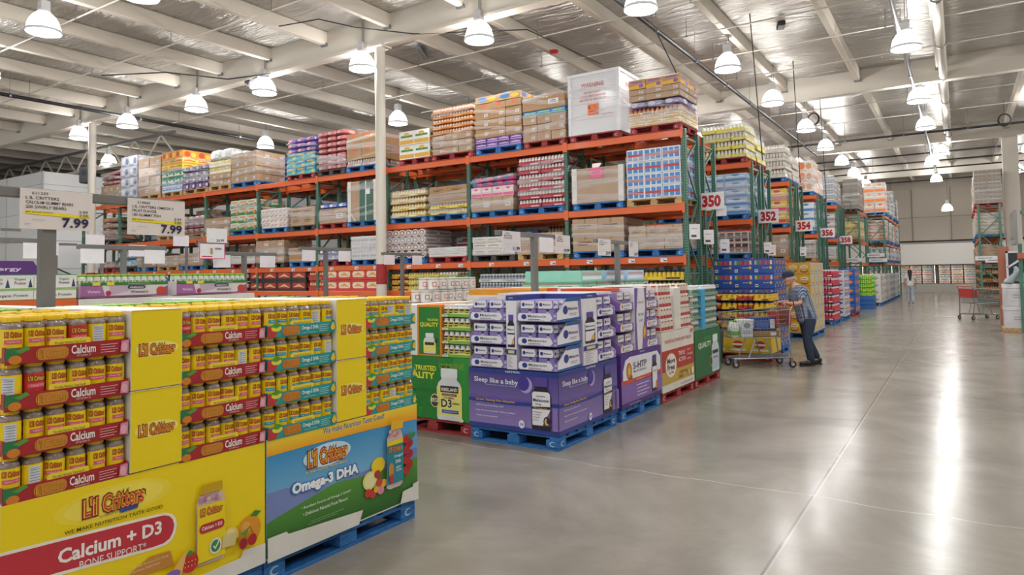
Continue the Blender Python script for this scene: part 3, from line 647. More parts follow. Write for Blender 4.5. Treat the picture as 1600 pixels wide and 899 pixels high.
load(Z2, -10.37, -9.28, 3.75, 'blue', [(.42, 2, J('#e8cf3a', '#c9b9a8', '#8a6a4a', '#f1e28a'), 2), (.58, 2, ('kraft_carton', ('ink',)), 2)], MIDN(4), 'brown cartons over yellow trays')
load(Z2, -11.58, -10.5, 3.76, 'blue', [(1, 4, J('#ead36a', '#e6d8b0', '#b98a5a', '#f4ecc0'), 2)], MIDN(5), 'pale yellow trays of jars')
load(Z2, -14.14, -13.11, 3.62, 'red', [(.7, 1, K1, 1), (.25, 1, B('#4a6ac8', '#e9edf2'), 3)], MIDN(7), 'blue topped brown box')
load(Z2, -15.29, -14.31, 3.6, 'dark', [(1, 2, K2, 2)], MIDN(8), 'white filmed brown cartons')
load(Z2, -16.52, -15.42, 3.62, 'blue', [(1, 4, P('#ece6e0', '#c23b4a', '#ece6e0', 5), 3)], MIDN(9), 'white cartons with red script')
load(Z2, -17.94, -16.75, 3.97, 'blue', [(1, 4, P('#cfd6cc', '#3f8a4e', '#e8903a', 2), 3)], MIDN(10), 'green white and orange cartons')
load(Z2, -19.2, -18.0, 3.52, 'wood', [(1, 2, ('kraft_carton', ('label',)), 2)], MIDN(11), 'low brown and white cartons')
load(Z2, -20.52, -19.27, 3.66, 'wood', [(1, 3, B('#b9868a', '#5a6a60'), 4)], MIDN(12), 'red and grey bags')
load(Z2, -21.8, -20.6, 3.5, 'wood', [(1, 2, K1, 2)], MIDN(13), 'low brown cartons')
load(Z2, -25.49, -24.28, 3.92, 'dark', [(1, 4, ('paper_sack', ('#a8927c', '#d98a5a')), 1)], MIDN(14), 'slumped brown sacks')
load(Z3, -5.36, -4.3, 2.58, 'blue', [(.5, 1, K2, 3), (.5, 1, K2, 3)], LOWN(0), 'stepped brown cartons')
load(Z3, -6.6, -5.47, 2.78, 'blue', [(1, 2, K2, 2)], LOWN(1), 'brown cartons with dark print')
load(Z3, -7.93, -6.83, 2.55, 'wood', [(1, 2, K1, 2)], LOWN(2), 'half hidden brown cartons')
load(Z3, -9.12, -8.01, 2.52, 'dark', [(1, 3, P('#e6e3de', '#d2cfca', '#8a8f96', 0), 3)], LOWN(3), 'plain white cartons')
load(Z3, -10.39, -9.3, 2.33, 'red', [(1, 2, P('#e9e7e2', '#dcd8d2', '#a8acb2', 0), 2)], LOWN(4), 'flat white trays')
load(Z3, -11.75, -10.5, 2.8, 'blue', [(1, 4, ('roll_pack', ('#e6dcd8', '#8a5a58')), 2)], LOWN(5), 'round paper roll packs')
load(Z3, -12.95, -12.0, 2.7, 'blue', [(1, 3, P('#e4e4e6', '#d4d4d8', '#b8babf', 3), 3)], LOWN(6), 'white square packs')
load(Z3, -14.14, -13.0, 2.43, 'red', [(1, 2, B('#4a78c8', '#dfe8f4'), 5)], LOWN(7), 'blue wrapped packs')
load(Z3, -15.34, -14.32, 2.5, 'blue', [(1, 1, K0, 1)], LOWN(8), 'single wide brown box')
load(Z3, -16.75, -15.56, 2.74, 'dark', [(1, 3, K1, 2)], LOWN(9), 'tall grey brown cartons')
load(Z3, -17.93, -16.8, 2.42, 'red', [(1, 1, P('#d9d6d0', '#c9c6c0', '#a8a6a2', 0), 2)], LOWN(10), 'low white tray')
load(Z3, -20.51, -19.32, 2.5, 'blue', [(1, 1, K0, 1)], LOWN(11), 'low wide brown box')
load(Z3, -21.8, -20.6, 2.45, 'wood', [(1, 2, K1, 2)], LOWN(12), 'small brown cartons')
load(Z3, -23.0, -21.88, 2.56, 'blue', [(1, 2, K1, 2)], LOWN(13), 'white edged grey cartons')
load(Z3, -24.26, -23.1, 2.7, 'dark', [(1, 2, B('#8ab0c4', '#c8dce6'), 2)], LOWN(14), 'pale blue wrapped sacks')
load(Z3, -25.55, -24.46, 2.36, 'red', [(1, 2, B('#a06a68', '#c89a90'), 3)], LOWN(15), 'dull red flat bundles')
# the tall white crate with a printed warning
def crate():
    x0, x1, y0, z = -6.63, -5.5, 12.42, Z1
    pallet('red', 1.1, 1.0, (-6.06, 12.92, z), 'red pallet under the tall white warning crate')
    mb = MB(); Wm = M('#dcdde2', .35, 0, .04, 2, .3); mb.box(0, 0, 0, 1.13, 1.0, 1.22, Wm, .01)
    for x in (0, 1.08): mb.box(x-.008, -.008, 0, x+.058, .05, 1.24, M('#e9eaee', .4))
    mb.box(1.08, .95, 0, 1.138, 1.008, 1.24, M('#e9eaee', .4)); mb.box(-.012, -.012, 1.2, 1.142, 1.012, 1.26, M('#e9eaee', .4))
    o = mb.build('warning_crate', None, (x0, y0, z+.14)); tag(o, 'tall white crate printed WARNING in red on the near rack\'s top level', 'crate')
    RED = '#cc3f3c'; a = MB(); t = a.art((0,-.004,0), (1,0,0), (0,-1,0), off=.006)
    t.T('WARNING', .3, .95, .5, .09, RED, .02).T('DO NOT STACK', .36, .82, .38, .045, RED, .01).T('OTHER MERCHANDISE', .28, .745, .56, .045, RED, .01).T('ON TOP OF THIS PALLET', .26, .67, .6, .045, RED, .01)
    t.R(.1, .62, 1.03, .624, RED).R(.1, .905, 1.03, .909, '#d99a98').R(.1, .3, 1.03, .304, '#d99a98').R(.75, .36, 1.0, .37, '#d99a98')
    t.R(.44, .38, .68, .6, '#ee7a3a').R(.46, .5, .5, .56, '#7a3a2a').R(.6, .5, .61, .57, '#7a3a2a').R(.47, .44, .66, .46, '#b8552a')
    s = a.art((1.135, 0, 0), (0,1,0), (1,0,0), off=.006); s.T('WARNING', .3, .95, .4, .08, RED, .02).T('DO NOT STACK', .32, .83, .36, .04, RED).R(.1, .68, .8, .69, '#d99a98').R(.5, .4, .68, .58, '#ee7a3a')
    a.build('printed_notice', o)
    film(x0, x1, y0, y0+1.0, z+.14, z+1.36, 77, 'clear stretch film round the tall white warning crate')
crate()
def kbox(x0, x1, z, top, pal, where, what, draw, posts=True):
    pallet(pal, 1.1, 1.0, ((x0+x1)/2, 12.92, z), '%s pallet under %s, %s' % (pal, what, where)); w = x1-x0; h = top-z-.14
    mb = MB(); mb.box(0, 0, 0, w, 1, h, KRAFT(.6), .01)
    if posts:
        for x in (-.006, w-.1): mb.box(x, -.01, 0, x+.11, .06, h+.01, M('#e4e2dc', .45))
        mb.box(w-.05, .9, 0, w+.006, 1.006, h+.01, M('#e4e2dc', .45))
    o = mb.build('bulk_box', None, (x0, 12.42, z+.14)); tag(o, what + ', ' + where, 'box'); a = MB(); draw(a.art((0,-.012,0), (1,0,0), (0,-1,0)), w, h); a.build('attached_paper', o)
    film(x0, x1, 12.42, 13.42, z+.14, top, int(top*100), 'clear stretch film round the %s' % what)
kbox(-6.58, -5.46, Z2, 3.8, 'blue', MIDN(1), 'big brown box with a pink tag', lambda a, w, h: a.P([(.4, h*.72), (.68, h*.7), (.7, h*.98), (.42, h)], '#f06aa0').R(.46, h*.84, .62, h*.88, '#a83a6a'))
kbox(-13.06, -12.05, Z2, 4.1, 'blue', MIDN(6), 'tall brown and dark green box', lambda a, w, h: a.R(w*.42, 0, w*.86, h, '#3f6a5a').R(w*.62, 0, w*.65, h, '#dfe6e4').R(w*.64, h*.66, w*.78, h*.8, PAPER).P([(0, h*.35), (.03, h*.33), (w*.3, 0), (w*.25, 0)], '#dfe0e2'))
# goods in the back row, seen past and over the front loads
rr = random.Random(3)
for lv, nm, hs in ((Z1, 'top', .75), (Z2, 'middle', .8), (Z3, 'lower', .6)):
    for i, x in enumerate((-5.4, -6.8, -8.1, -9.4, -10.9, -12.2, -13.5, -14.9, -16.2, -17.5, -19.0, -20.4, -22.2, -23.6)):
        if rr.random() < .25 and lv != Z1: continue
        what = ('brown cartons', 'pale boxes', 'yellow trays', 'dark boxes', 'blue cartons')[(i*2+int(lv*3)) % 5]
        kd = (K1, P('#dcd6cc', '#c0444a', '#5a7ab0', 0), J('#e0c64a', '#d9c8a0', '#8a5a3a', '#f1e2a0'), P('#3a3a40', '#4a4a52', '#6a6a70', 0), P('#2f5ea8', '#c8d8ee', '#e9edf2', 0))[(i*2+int(lv*3)) % 5]
        load(lv, x-1.05, x, lv+.14+hs*rr.uniform(.75, 1.15), ('blue', 'wood', 'red')[i % 3], [(1, 2, kd, 2)], 'near rack back row, %s level, %s from right' % (nm, ORD[i]), what, 13.55, .9, False)
# ---- shelf goods at the lowest level
def shelf_rows(x0, x1, z, rows, kd, wd, h, where, what, y=12.46, d=.45):
    n = max(1, int(round((x1-x0)/wd))); w = (x1-x0)/n; me = carton(kd[0], w, d, h, kd[1])
    for r in range(rows):
        for i in range(n): tag(link(kd[0], me, None, (x0+w*(i+.5), y+d/2, z+h*r)), '%s among %s, %s' % ('jar tray' if kd[0] == 'jar_tray' else 'carton', what, where), CAT[kd[0]], what)
ZS = Z4
SH = 'bottom shelf of the near rack'
shelf_rows(-5.1, -4.3, ZS, 2, J('#e8c62c', '#e2c23a', '#2a2a4a', '#f2d84a'), .8, .2, SH, 'yellow jars with navy lids')
shelf_rows(-6.5, -5.2, ZS, 2, J('#d9c89a', '#d9b86a', '#5a3a2a', '#e8d9a8'), .65, .2, SH, 'tan jars with brown lids')
shelf_rows(-9.0, -7.0, ZS, 2, J('#c8d4dc', '#6a7a86', '#e4e8ea', '#aab4bc'), .67, .19, SH, 'grey jars with white lids')
shelf_rows(-9.6, -9.22, ZS, 3, J('#3f7a4a', '#8a3a3a', '#c9b0a0', '#5a8a4a'), .38, .145, SH, 'dark red jars in green trays')
shelf_rows(-10.15, -9.6, ZS, 3, J('#5aa04a', '#e2ddc8', '#f1efe8', '#d9c86a'), .55, .145, SH, 'white lidded jars in green trays')
shelf_rows(-11.1, -10.15, ZS, 3, J('#b8a83a', '#d9c24a', '#b9a890', '#e6d88a'), .48, .145, SH, 'olive yellow jars')
shelf_rows(-11.65, -11.1, ZS, 3, J('#a83232', '#e8c63a', '#22306a', '#e8c63a'), .55, .145, SH, 'golden jars with dark blue lids')
shelf_rows(-14.0, -12.0, ZS, 2, P('#d23a30', '#f1e2d0', '#e8a83a', 4), .5, .28, SH, 'bright red cartons')
shelf_rows(-14.6, -14.05, ZS, 2, J('#c8322c', '#d9b48a', '#d9704a', '#c03a32'), .55, .28, SH, 'red trays of peach jars')
shelf_rows(-17.1, -14.7, ZS, 2, P('#2c2426', '#c23a30', '#e8c8a0', 4), .6, .28, SH, 'black and red cartons')
shelf_rows(-19.2, -17.2, ZS, 2, J('#5a2e28', '#d9b090', '#2c2426', '#c89a78'), .5, .28, SH, 'dark trays of tan jars')
# ================================================================== the pallet displays along the aisle
FX = -3.23                                   # plane of their fronts
YEL = '#f2d40f'; YELM = M('#f4d810', .42, 0, .04, 2, .15); WHT = M('#e9e6e0', .5, 0, .05, 3); LOGO = '#c9482c'; LOGOD = '#8a2420'
def logo(a, x, y, w, h, back=None, rise=0):
    """arched red lettering with a golden edge on a dark red blob"""
    if back: a.E(x+w/2, y+h/2, w*.62, h*.75, back, 24)
    a.T("L'il Critters", x-w*.03, y-h*.14, w*1.06, h*1.28, LOGOD, .11).T("L'il Critters", x-w*.005, y-h*.04, w*1.01, h*1.08, '#f0cf4a', .05).T("L'il Critters", x+w*.015, y, w*.97, h, '#d0452a', .012)
# ---- gummy jars
GUM = {'c': mixed('gummies_in_clear_jar', ['#a0685c', '#84505a', '#b98a78', '#6f4448', '#c9a890'], 75, .3, .8), 'o': mixed('fruit_gummies_in_clear_jar', ['#b0644a', '#b8863a', '#9a4a44', '#84484a', '#c0a060'], 75, .3, .8)}
CLEAR = M('#85776f', .1, 0, .3, 40, 1.0); CAPY = M('#f0c91c', .4, 0, .05, 30)
def jar_proto(kind, pill, nut=False, red=False):
    j = MB(); R = .0402
    j.lathe([(.036, 0), (R, .006), (R, .128)], (0,0,0), GUM[kind], 16, close=False); j.lathe([(R, .128), (R, .138), (.033, .149), (.027, .156), (.027, .16)], (0,0,0), CLEAR, 16)
    c = MB(); c.lathe([(.031, .153), (.033, .155), (.033, .172), (.03, .176), (.006, .1765)], (0,0,0), CAPY, 18)
    for i in range(18): a = 2*PI*i/18; c.box(.033*math.cos(a)-.001, .033*math.sin(a)-.001, .157, .033*math.cos(a)+.001, .033*math.sin(a)+.001, .171, CAPY)
    l = MB(); a = l.art((0,0,0), (0,1,0), (1,0,0), off=.0008); a.cyl = (R, 0)
    a.R(-.058, .012, .058, .126, '#c8322c' if red else YEL, 10)
    if nut:
        a.R(-.03, .03, .012, .118, '#dfe4ea', 6)
        for i in range(7): a.R(-.026, .036+.011*i, .008, .038+.011*i, '#5a6a8a', 3)
        a.T('Nutrition Facts', -.026, .108, .034, .007, '#2a3a5a')
    else:
        a.T("L'il Critters", -.034, .091, .068, .026, LOGOD, .1); a.T("L'il Critters", -.032, .094, .064, .02, '#e07a2a' if not red else '#f1d24a', .02)
        a.R(-.033, .066, .033, .083, pill, 8); a.T('Calcium + D3' if kind == 'c' else 'Omega-3 DHA', -.022, .0715, .044, .007, '#f4efe8')
        a.R(-.026, .022, -.006, .048, '#3a2a20', 3).R(.004, .022, .028, .044, '#b8862a', 3).R(-.004, .02, .008, .034, '#e4dccb', 2)
    return Proto('gummy_jar', j.mesh('gummy_jar', True), 'jar', (('cap', c.mesh('cap', True)), ('label', l.mesh('label', True))))
JARS = {'c': [jar_proto('c', '#e2607a'), jar_proto('c', '#e2607a', True), jar_proto('c', '#e2607a', False, True)], 'o': [jar_proto('o', '#2a9ac0'), jar_proto('o', '#2a9ac0', True)]}
def gummy_tray(kind):
    col, tm = ('#a8232c', '#8f1f2a') if kind == 'c' else ('#1f9a9c', '#157a80'); m = M(col, .42, 0, .05, 4, .15)
    t = MB(); t.box(-.5, -.245, 0, 0, .245, .005, WHT); t.box(-.5, -.245, 0, 0, -.241, .06, m); t.box(-.5, .241, 0, 0, .245, .06, m)
    t.box(-.004, -.245, -.012, 0, .245, .056, m)
    f = MB(); a = f.art((0, -.245, -.009), (0,1,0), (1,0,0))
    a.RR(.16, .05, .325, .088, M('#f2d83a', .4), .012); a.T('We make Nutrition Taste Good!', .18, .066, .125, .011, '#5a5030')
    a.P([(0, 0), (.49, 0), (.49, .064), (0, .064)], m)
    if kind == 'c':
        a.P([(0, .015), (.04, .015), (.055, .04), (.04, .066), (.0, .064)], '#2f7a4a').E(.035, .016, .024, .018, '#d9822a').P([(.03, .05), (.075, .07), (.09, .056), (.055, .04)], '#5a9a3a')
        a.RR(.11, .006, .235, .056, '#c9862f', .02)
    else:
        a.P([(0, .0), (.05, .0), (.07, .03), (.03, .06), (.0, .064)], '#c23a3a').E(.06, .05, .035, .018, '#e4dc4a').P([(.02, .062), (.06, .082), (.1, .066), (.06, .05)], '#4a9a3a'); a.RR(.1, .006, .225, .056, '#c97a2f', .02)
    x = .115 if kind == 'c' else .105
    a.T("L'il Critters", x, .014, .11, .034, '#8a2018', .03).T("L'il Critters", x+.002, .016, .106, .03, '#e0a02f', .01)
    if kind == 'c': a.T('Calcium', .245, .018, .1, .038, '#f4efe8', .025).T('VITAMIN D', .265, .006, .06, .008, '#f4d8d0')
    else: a.T('Omega-3 DHA', .235, .022, .125, .03, '#f4f8f4', .02).T('Great Tasting', .245, .008, .09, .008, '#d8f0ec')
    for i in range(4): a.R(.365, .046-.011*i, .44-.012*(i % 2), .0485-.011*i, '#e8c8c8' if kind == 'c' else '#c8e8e8')
    if kind == 'c': a.P([(.45, .008), (.487, .004), (.489, .06), (.455, .058)], '#d98aa0').E(.468, .03, .014, .02, '#e8b0bc')
    else: a.P([(.45, .03), (.462, .05), (.475, .062), (.482, .045), (.489, .028), (.475, .012), (.458, .014)], '#e8c22a')
    return Proto('display_tray', t.mesh('display_tray'), 'tray', (('printed_front', f.mesh('printed_front')),))
TR = {'c': gummy_tray('c'), 'o': gummy_tray('o')}
def gummy_display(kind, y0, name, art, seed):
    """pallet, printed base carton, two blocks of four trays of jars and the tall yellow fillers between them"""
    pallet('blue', 1.0, 1.24, (FX-.52, y0+.62, 0), 'blue wooden pallet carrying the %s' % name, True)
    b = MB(); side = M(YEL if kind == 'c' else '#3f8fc4', .42)
    b.box(FX-1.02, y0, .14, FX, y0+1.24, .79, WHT); b.box(FX-1.02, y0-.001, .15, FX-.001, y0+.002, .79, side); b.box(FX-1.02, y0+1.238, .15, FX-.001, y0+1.241, .79, side)
    o = b.build('display_carton'); tag(o, 'large printed base carton of the %s' % name, 'display carton')
    f = MB(); art(f.art((FX, y0, 0), (0,1,0), (1,0,0))); f.build('printed_front', o)
    sk = MB(); skirt(sk.art((FX, y0, 0), (0,1,0), (1,0,0), off=.012), kind); sk.build('white_skirt', o)
    rr = random.Random(seed)
    for s in range(2):                                   # upper and lower filler
        z = .795 + .375*s; fm = MB(); fm.box(-1.0, 0, 0, 0, .25, .372, WHT, .003); fo = fm.build('filler_carton', None, (FX+.006, y0+.505, z))
        tag(fo, 'tall yellow filler carton, %s of two on the %s' % (('lower', 'upper')[s], name), 'carton')
        a = MB(); q = a.art((0,0,0), (0,1,0), (1,0,0)); q.R(.002, .002, .248, .37, YELM); logo(q, .04, .16, .17, .05, M('#f8e87a', .4)); q.R(.002, .3675, .248, .37, '#b89a10'); a.build('yellow_face', fo)
    for bi, (yc, side) in enumerate(((y0+.252, 'left'), (y0+.992, 'right'))):
        for t in range(4):
            z = .797 + .187*t
            lab = '%s tray, %s block, %s' % (('bottom', 'second lowest', 'third lowest', 'top')[t], side, name)
            TR[kind].spawn((FX+rr.uniform(-.004, .006), yc, z), 0, 'printed display tray, ' + lab)
            for i in range(6):
                for j in range(4 if t == 3 else 2):
                    p = rr.choice(JARS[kind] if rr.random() < .3 else JARS[kind][:1])
                    p.spawn((FX-.05-.083*j+rr.uniform(-.003, .003), yc-.2075+.083*i, z+.006), rr.uniform(-.45, .35), 'yellow capped gummy jar in the ' + lab, 'jars in the ' + lab)
            bt = MB(); bt.box(FX-1.0, yc-.245, z, FX-.51, yc+.245, z+.06, M('#8f1f2a' if kind == 'c' else '#157a80', .45)); bo = bt.build('display_tray'); tag(bo, 'rear facing tray behind the ' + lab, 'tray')
        for i in range(6):
            for j in range(2): JARS[kind][0].spawn((FX-.56-.16*j, yc-.205+.082*i, .797+.187*3+.006), PI, 'yellow capped jar behind the %s block, %s' % (side, name), 'jars at the back of the %s block of the %s' % (side, name))
def skirt(a, kind):
    if kind == 'c': a.P([(0, .14), (1.235, .14), (1.235, .245), (1.1, .25), (1.08, .22), (.6, .2), (.0, .22)], M('#e6e3dd', .5))
    else: a.P([(0, .13), (.68, .13), (.715, .21), (.14, .245), (.125, .262), (0, .262)], M('#e2dfd9', .5)).P([(1.06, .15), (1.245, .13), (1.245, .255), (1.19, .25), (1.185, .232), (1.085, .225)], M('#e2dfd9', .5))
def art_calcium(a):
    a.R(0, .15, 1.24, .79, YELM); a.E(.45, .69, .26, .075, M('#f6de3a', .42), 28).E(.45, .69, .22, .06, M('#f7e458', .42), 28)
    a.P([(-.0, .445), (.2, .446), (.62, .415), (.68, .416), (.712, .432), (.73, .463), (.736, .5), (.728, .532), (.708, .556), (.68, .569), (.64, .574), (.2, .6), (0, .61)], '#f4efe0')
    a.P([(-.0, .46), (.2, .46), (.62, .428), (.67, .429), (.7, .442), (.716, .468), (.722, .5), (.714, .528), (.696, .549), (.672, .559), (.64, .562), (.2, .587), (0, .597)], '#c23440')
    a.T('Calcium + D3', .21, .49, .45, .062, '#f6f2ee', .03, 0, -.012).T('BONE SUPPORT*', .295, .443, .29, .034, '#f2e4e2', .008, 0, -.014)
    logo(a, .31, .655, .265, .075); a.RR(.46, .632, .545, .65, '#3a4a9a').T('POWERED BY', .375, .636, .08, .009, '#5a4a20')
    a.T('WE MAKE NUTRITION TASTE GOOD', .232, .606, .43, .016, '#5a4a10', .012, 0, -.008)
    a.P([(.46, .32), (.72, .31), (.7, .385), (.6, .39)], M('#c98a3a', .42)).T('No High Fructose Corn Syrup', .52, .36, .17, .012, '#f4e6c8').T('No Synthetic FD&C Dyes', .5, .34, .15, .012, '#f4e6c8')
    # jar, fruit and sweets
    a.E(1.135, .345, .073, .075, M('#e59a2a', .42), 24).E(1.115, .365, .03, .03, M('#f0b24a', .42)).P([(1.14, .415), (1.17, .44), (1.21, .425), (1.18, .405)], '#3f8a3a')
    a.E(1.02, .35, .05, .045, M('#f0d66a', .42)).E(1.02, .35, .038, .034, M('#f6e89a', .42))
    a.P([(.84, .26), (.98, .255), (.99, .28), (.992, .54), (.985, .575), (.968, .598), (.94, .61), (.875, .614), (.85, .604), (.836, .58), (.83, .545), (.83, .285)], M('#d9c0b4', .42))
    for i in range(14): a.E(.855+.021*(i % 6), .565+.014*(i // 6)+.005*(i % 2), .013, .01, M(('#c9a0b0', '#b88a9a', '#e0c0b8')[i % 3], .42), 8)
    a.RR(.85, .606, .97, .652, M('#c9a41c', .42), .008).R(.832, .275, .988, .55, YELM); logo(a, .848, .5, .12, .035); a.RR(.842, .415, .98, .46, '#c23440', .02).T('Calcium + D3', .855, .43, .112, .018, '#f6f2ee', .02)
    a.E(.93, .335, .035, .04, '#e9e4da').E(.93, .335, .026, .03, '#3f8a4e').P([(.915, .335), (.928, .318), (.95, .352), (.945, .357), (.928, .328), (.92, .34)], '#f4f4f0').P([(.965, .31), (1.04, .305), (1.05, .37), (.97, .37)], '#d8c88a')
    a.E(.79, .3, .045, .048, '#c92f30', 16).P([(.765, .34), (.79, .36), (.815, .342), (.79, .33)], '#4a8a3a')
    for i in range(8): a.E(.765+.017*(i % 4), .285+.022*(i // 4), .003, .004, '#f0d08a', 6)
    a.P([(.68, .27), (.745, .26), (.775, .37), (.74, .34)], '#e8b86a').E(.7, .275, .04, .022, '#8a6ab0')
    a.E(1.085, .295, .025, .028, '#a01f2a').E(1.14, .3, .027, .03, '#b0242e').P([(1.085, .32), (1.12, .375), (1.124, .374), (1.09, .318)], '#4a6a2a').P([(1.14, .33), (1.12, .375), (1.124, .377), (1.145, .33)], '#4a6a2a').P([(1.06, .35), (1.115, .37), (1.09, .335)], '#4f9a3f')
SKYG = gradient('printed_sky', .3, .72, '#8ec6e6', '#2f8fc8')
HILLG = gradient('printed_meadow', .14, .45, '#1f5a24', '#5a9a3a')
BANDG = gradient('printed_gold_band', .69, .79, '#f0a01c', '#f6d93a')
def art_omega(a):
    a.R(0, .15, 1.245, .79, SKYG)
    a.P([(0, .3), (0, .5), (.13, .5), (.3, .44), (.5, .43), (.8, .45), (.86, .47), (.93, .44), (1.1, .44), (1.2, .49), (1.245, .485), (1.245, .3)], M('#7a8ac2', .42))
    a.P([(0, .15), (0, .34), (.2, .38), (.5, .435), (.8, .41), (1.245, .42), (1.245, .15)], HILLG)
    a.P([(0, .7), (.3, .702), (.8, .695), (1.245, .68), (1.245, .79), (0, .79)], BANDG)
    a.T('We make Nutrition Taste Good!', .402, .742, .52, .034, '#f8f6ee', .03).T('We make Nutrition Taste Good!', .4, .744, .52, .034, '#3a4a66', .008)
    logo(a, .285, .575, .3, .09, M('#c8e6f4', .42)); a.T('#1 Kids Gummy Vitamin Brand', .265, .537, .32, .018, '#f0d23a', .015)
    a.T('Omega-3 DHA', .158, .425, .535, .093, '#1f6ab8', .1).T('Omega-3 DHA', .168, .432, .515, .08, '#f6fafc', .055)
    a.T('• Excellent Source of Omega-3 DHA*', .235, .345, .38, .02, '#f0f4ee', .01).T('• Delicious Natural Fruit Flavors', .245, .308, .345, .02, '#f0f4ee', .01).R(.3, .262, .56, .264, '#a8c8a0').R(.28, .25, .5, .252, '#a8c8a0')
    a.E(.855, .455, .062, .05, M('#f0d02a', .42), 22).E(.78, .375, .065, .058, M('#e6e07a', .42), 22).E(.78, .375, .05, .044, M('#f0ecb0', .42), 22)
    for x, y, c in ((.845, .4, '#b8342c'), (.76, .3, '#c8382f'), (.8, .285, '#c8383f'), (.84, .31, '#e8b83a'), (.875, .29, '#e08aa0'), (.9, .33, '#e8c24a'), (.86, .345, '#d0443a')): a.E(x, y, .03, .026, c, 12)
    for i in range(7): a.E(1.12+.03*(i % 2), .36+.035*i, .035, .03, M(('#b82a28', '#a82024')[i % 2], .42), 12)
    a.P([(1.13, .58), (1.19, .61), (1.22, .585), (1.17, .56)], '#3f8a3f')
    a.P([(.92, .29), (.95, .275), (1.05, .275), (1.075, .29), (1.08, .6), (1.06, .65), (.97, .66), (.93, .61)], M('#cfc0c4', .42))
    for i in range(12): a.E(.955+.022*(i % 5), .615+.018*(i // 5), .014, .011, M(('#d9a0a8', '#e0c0a8', '#c98a98')[i % 3], .42), 8)
    a.P([(.96, .66), (1.075, .655), (1.08, .715), (.965, .72)], '#e8b820').R(.922, .31, 1.076, .58, '#1f8a9a').R(.922, .56, 1.076, .59, YEL); logo(a, .94, .515, .12, .036)
    a.T('Omega-3', .985, .47, .085, .022, '#f4f8f8', .02).T('DHA', 1.0, .435, .05, .022, '#f4f8f8', .02).T('GREAT', 1.0, .4, .05, .014, '#f4f8f8', .01).T('TASTING', 1.0, .38, .055, .014, '#f4f8f8', .01).E(.955, .4, .025, .05, '#c98a4a').E(.96, .345, .02, .03, '#c23a3a')
gummy_display('c', 1.21, 'yellow calcium gummy display', art_calcium, 1)
gummy_display('o', 2.46, 'blue omega gummy display', art_omega, 2)
# ---- second pallet row standing back to back behind the two yellow displays
def simple_display(x0, x1, y0, y1, h, pal, name, body, sides=('+x', '-y'), art=None, arty=None):
    pallet(pal, round(x1-x0-.02, 2), round(y1-y0-.02, 2), ((x0+x1)/2, (y0+y1)/2, 0), '%s wooden pallet under the %s' % (pal, name), True)
    b = MB(); b.box(x0, y0, .14, x1, y1, h, body, .004); o = b.build('display_carton'); tag(o, 'printed base carton of the %s' % name, 'display carton')
    if art: f = MB(); art(f.art((x1, y0, 0), (0,1,0), (1,0,0), off=.003)); f.build('printed_side', o)
    if arty: f = MB(); arty(f.art((x0, y0, 0), (1,0,0), (0,-1,0), off=.003)); f.build('printed_front', o)
    return o
LIMEC = M('#8ec63a', .4, 0, .05, 30); JCL = M('#cfd4cc', .15, 0, .2, 40, .8)
mb = MB(); mb.lathe([(.035, 0), (.037, .006), (.037, .125), (.032, .14), (.027, .146)], (0,0,0), JCL, 14); jl_me = mb.mesh('vitamin_jar', True)
mb = MB(); mb.lathe([(.032, .143), (.034, .146), (.034, .165), (.03, .168)], (0,0,0), LIMEC, 14); jlc_me = mb.mesh('cap', True)
mb = MB(); a = mb.art((0,0,0), (0,1,0), (1,0,0), off=.0008); a.cyl = (.037, 0); a.R(-.035, .02, .035, .115, '#dfe2dc', 8).R(-.03, .07, -.002, .1, '#7a9a4a', 3).R(.008, .05, .028, .1, '#a8aeb0', 3); jll_me = mb.mesh('label', True)
LJ = Proto('vitamin_jar', jl_me, 'jar', (('cap', jlc_me), ('label', jll_me)))
for k, y0 in enumerate((1.25, 2.5)):
    nm = 'green display behind the %s gummies' % ('yellow calcium', 'blue omega')[k]
    simple_display(-5.38, -4.36, y0, y0+1.2, 1.36, 'blue', nm, M('#5f8f3f', .45))
    for q in range(2):
        tr = MB(); tr.box(-5.36, y0+.02+.68*q, 1.36, -4.38, y0+.5+.68*q, 1.42, M('#3f8a3a', .45)); tag(tr.build('display_tray'), 'green jar tray, %s of two on the %s' % (('first', 'second')[q], nm), 'tray')
        for i in range(6):
            for j in range(3): LJ.spawn((-4.43-.08*j, y0+.06+.08*i+.68*q, 1.365), 0, 'lime capped jar in the %s tray on the %s' % (('first', 'second')[q], nm), 'lime capped jars in the %s tray of the %s' % (('first', 'second')[q], nm))
    bx = MB(); bx.box(-5.36, y0+.51, 1.36, -4.37, y0+.69, 1.535, WHT); bx.box(-4.372, y0+.51, 1.36, -4.365, y0+.69, 1.535, M('#7ab83a', .4)); tag(bx.build('filler_carton'), 'white topped filler carton on the %s' % nm, 'carton')
